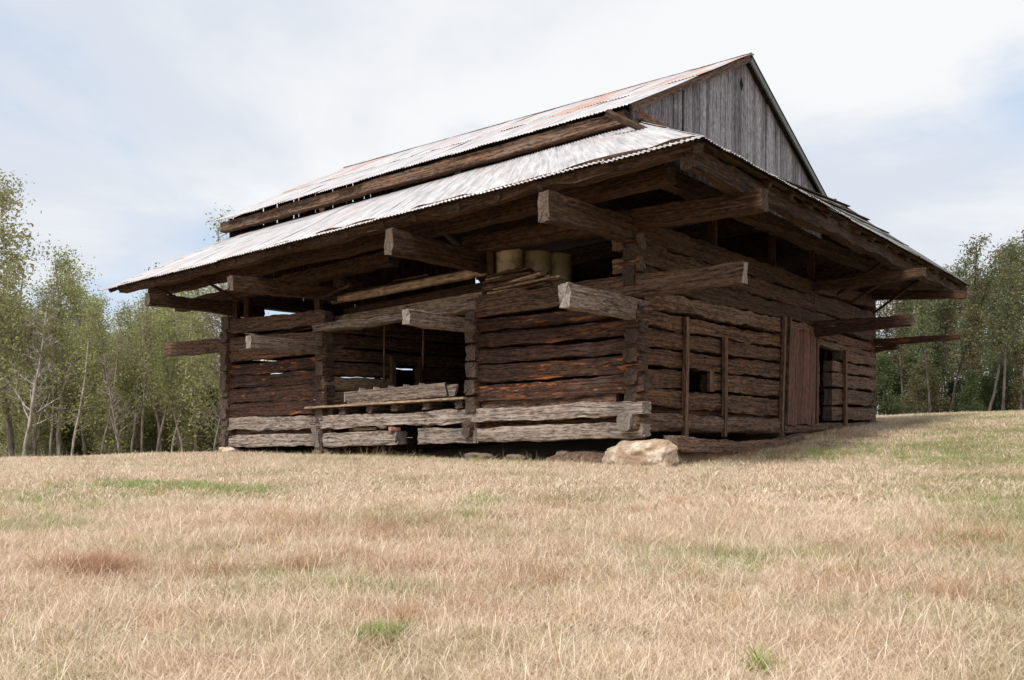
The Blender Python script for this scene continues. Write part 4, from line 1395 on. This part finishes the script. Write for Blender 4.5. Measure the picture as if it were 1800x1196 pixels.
def put_tree(kind, X, Y, sc, label, group, name='tree', sink=.05, cat='tree', sz=1.0):
    tm, cm = PROT[kind]
    e = empty(name, (X, Y, float(ground_h(X, Y)) - sink), rng.random() * 6.28, label=label, category=cat, group=group)
    e.scale = (sc, sc, sc * sz)
    for nm, me_ in (('trunk', tm), ('crown', cm)):
        o = bpy.data.objects.new(nm, me_); COL.objects.link(o); o.parent = e
    return e


def pxX(px, Y):
    return (px - 900) / 1549 * Y


GL = 'trees of the wood left of the barn'
GR = 'trees of the wood right of the barn'
ords = ['first', 'second', 'third', 'fourth', 'fifth', 'sixth', 'seventh', 'eighth', 'ninth', 'tenth', 'eleventh', 'twelfth']
# (pixel column, distance, kind, size, look)
front_left = [(-30, 36, 'fullL1', 1.05, 'tall leafy green tree'), (22, 37, 'fullL2', 1.08, 'tall open topped green tree'), (62, 38, 'bareL1', .84, 'thin brownish tree'), (105, 37, 'fullL1', .80, 'yellow green tree with a pointed top'),
              (150, 39, 'bareL2', .80, 'sparse thin leaved tree'), (195, 38, 'fullL3', .68, 'low yellow green tree'), (240, 40, 'fullL2', .70, 'rounded green tree'),
              (285, 38, 'bareL2', .78, 'slender sparse tree'), (330, 40, 'fullL3', .82, 'light green tree'), (378, 42, 'bareL1', .98, 'half bare brownish tree')]
for k, (px, Y, kd, sc, look) in enumerate(front_left):
    put_tree(kd, pxX(px, Y), Y, sc, '%s, %s from left along the left wood edge' % (look, ords[k]), GL)
put_tree('bareL2', pxX(392, 47), 47, 1.40, 'tallest thin tree whose airy top shows above the left roof corner', GL)
put_tree('bareL1', pxX(356, 46), 46, 1.02, 'tall airy tree just left of the one above the left roof corner', GL)
for k, (px, Y, sc) in enumerate(((178, 35.5, .62), (212, 36, .70), (228, 36.5, .66), (252, 35.5, .72), (276, 36, .75), (300, 37, .72), (322, 36, .66), (85, 36, .8), (128, 36, .76))):
    put_tree('slimL', pxX(px, Y), Y, sc, 'thin straight pale trunk at the front edge of the left wood', 'thin pale trunks along the left wood edge')
put_tree('dead', pxX(40, 33), 33, .85, 'leafless pale grey tree with twisted limbs at the left meadow edge', GL)
put_tree('dead', pxX(210, 34), 34, .62, 'small leafless leaning tree at the edge of the left wood', GL)
put_tree('dead', pxX(375, 35), 35, .55, 'bare twiggy sapling beside the far left corner of the barn', GL)
r7 = np.random.default_rng(77)
for k in range(48):
    px = -60 + k * 10.1 + r7.uniform(-10, 10); Y = r7.uniform(43, 58)
    kd = ['fullL1', 'fullL2', 'bareL1', 'fullL3', 'bareL2'][k % 5]
    lab = {'fullL1': 'tall green tree among many deeper in the left wood', 'fullL2': 'broad green tree among many deeper in the left wood', 'fullL3': 'smaller green tree among many deeper in the left wood',
           'bareL1': 'brownish thin tree among many deeper in the left wood', 'bareL2': 'sparse tree among many deeper in the left wood'}[kd]
    tall = .95 if px < 110 else (.78 if px < 330 else .95)
    put_tree(kd, pxX(px, Y), Y, tall * Y / 46 * r7.uniform(.85, 1.05), lab, GL)
for k in range(46):
    px = -40 + k * 10.0 + r7.uniform(-8, 8); Y = r7.uniform(36.8, 48)
    put_tree('underL' if k % 6 else 'underD', pxX(px, Y), Y, r7.uniform(.65, 1.0), 'leafy yellow green understorey bush at the foot of the left wood' if k % 6 else 'dark green evergreen bush at the foot of the left wood', 'bushes at the foot of the left wood', name='bush', cat='bush')
front_right = [(1556, 40, 'slimR2', .95, 'leafy slim tree'), (1590, 41, 'slimR3', 1.0, 'slim sparse tree'), (1634, 39, 'slimR1', .9, 'slim straight pale trunked tree'), (1668, 41, 'slimR2', .93, 'slim green tree beyond the roof corner'),
               (1700, 40, 'slimR1', 1.02, 'slim tree with a feathery crown'), (1732, 41, 'slimR2', 1.06, 'tall slim tree with a dense top'), (1762, 39, 'slimR3', 1.12, 'tall slim tree with dark upright stem'), (1795, 40, 'slimR1', 1.1, 'tall slim tree at the picture edge')]
for k, (px, Y, kd, sc, look) in enumerate(front_right):
    put_tree(kd, pxX(px, Y), Y, sc * .88, '%s, %s from the left in the right wood' % (look, ords[k]), GR)
for k in range(44):
    px = 1535 + k * 7.2 + r7.uniform(-6, 6); Y = r7.uniform(43, 54)
    kd = ['slimR1', 'slimR2', 'slimR3'][k % 3]
    sc = (.76 + .18 * min(1, max(0, (px - 1540) / 230))) * Y / 42 * r7.uniform(.85, 1.03)
    lab = {'slimR1': 'feathery slim tree among many deeper in the right wood', 'slimR2': 'denser slim tree among many deeper in the right wood', 'slimR3': 'sparse slim tree among many deeper in the right wood'}[kd]
    put_tree(kd, pxX(px, Y), Y, sc, lab, GR)
for k in range(30):
    px = 1545 + k * 10 + r7.uniform(-6, 6); Y = r7.uniform(39, 47)
    put_tree('underD' if k % 3 else 'underR', pxX(px, Y), Y, r7.uniform(.5, .85), 'deep green bush at the foot of the right wood' if k % 3 else 'dull green bush at the foot of the right wood', 'bushes at the foot of the right wood', name='bush', cat='bush')
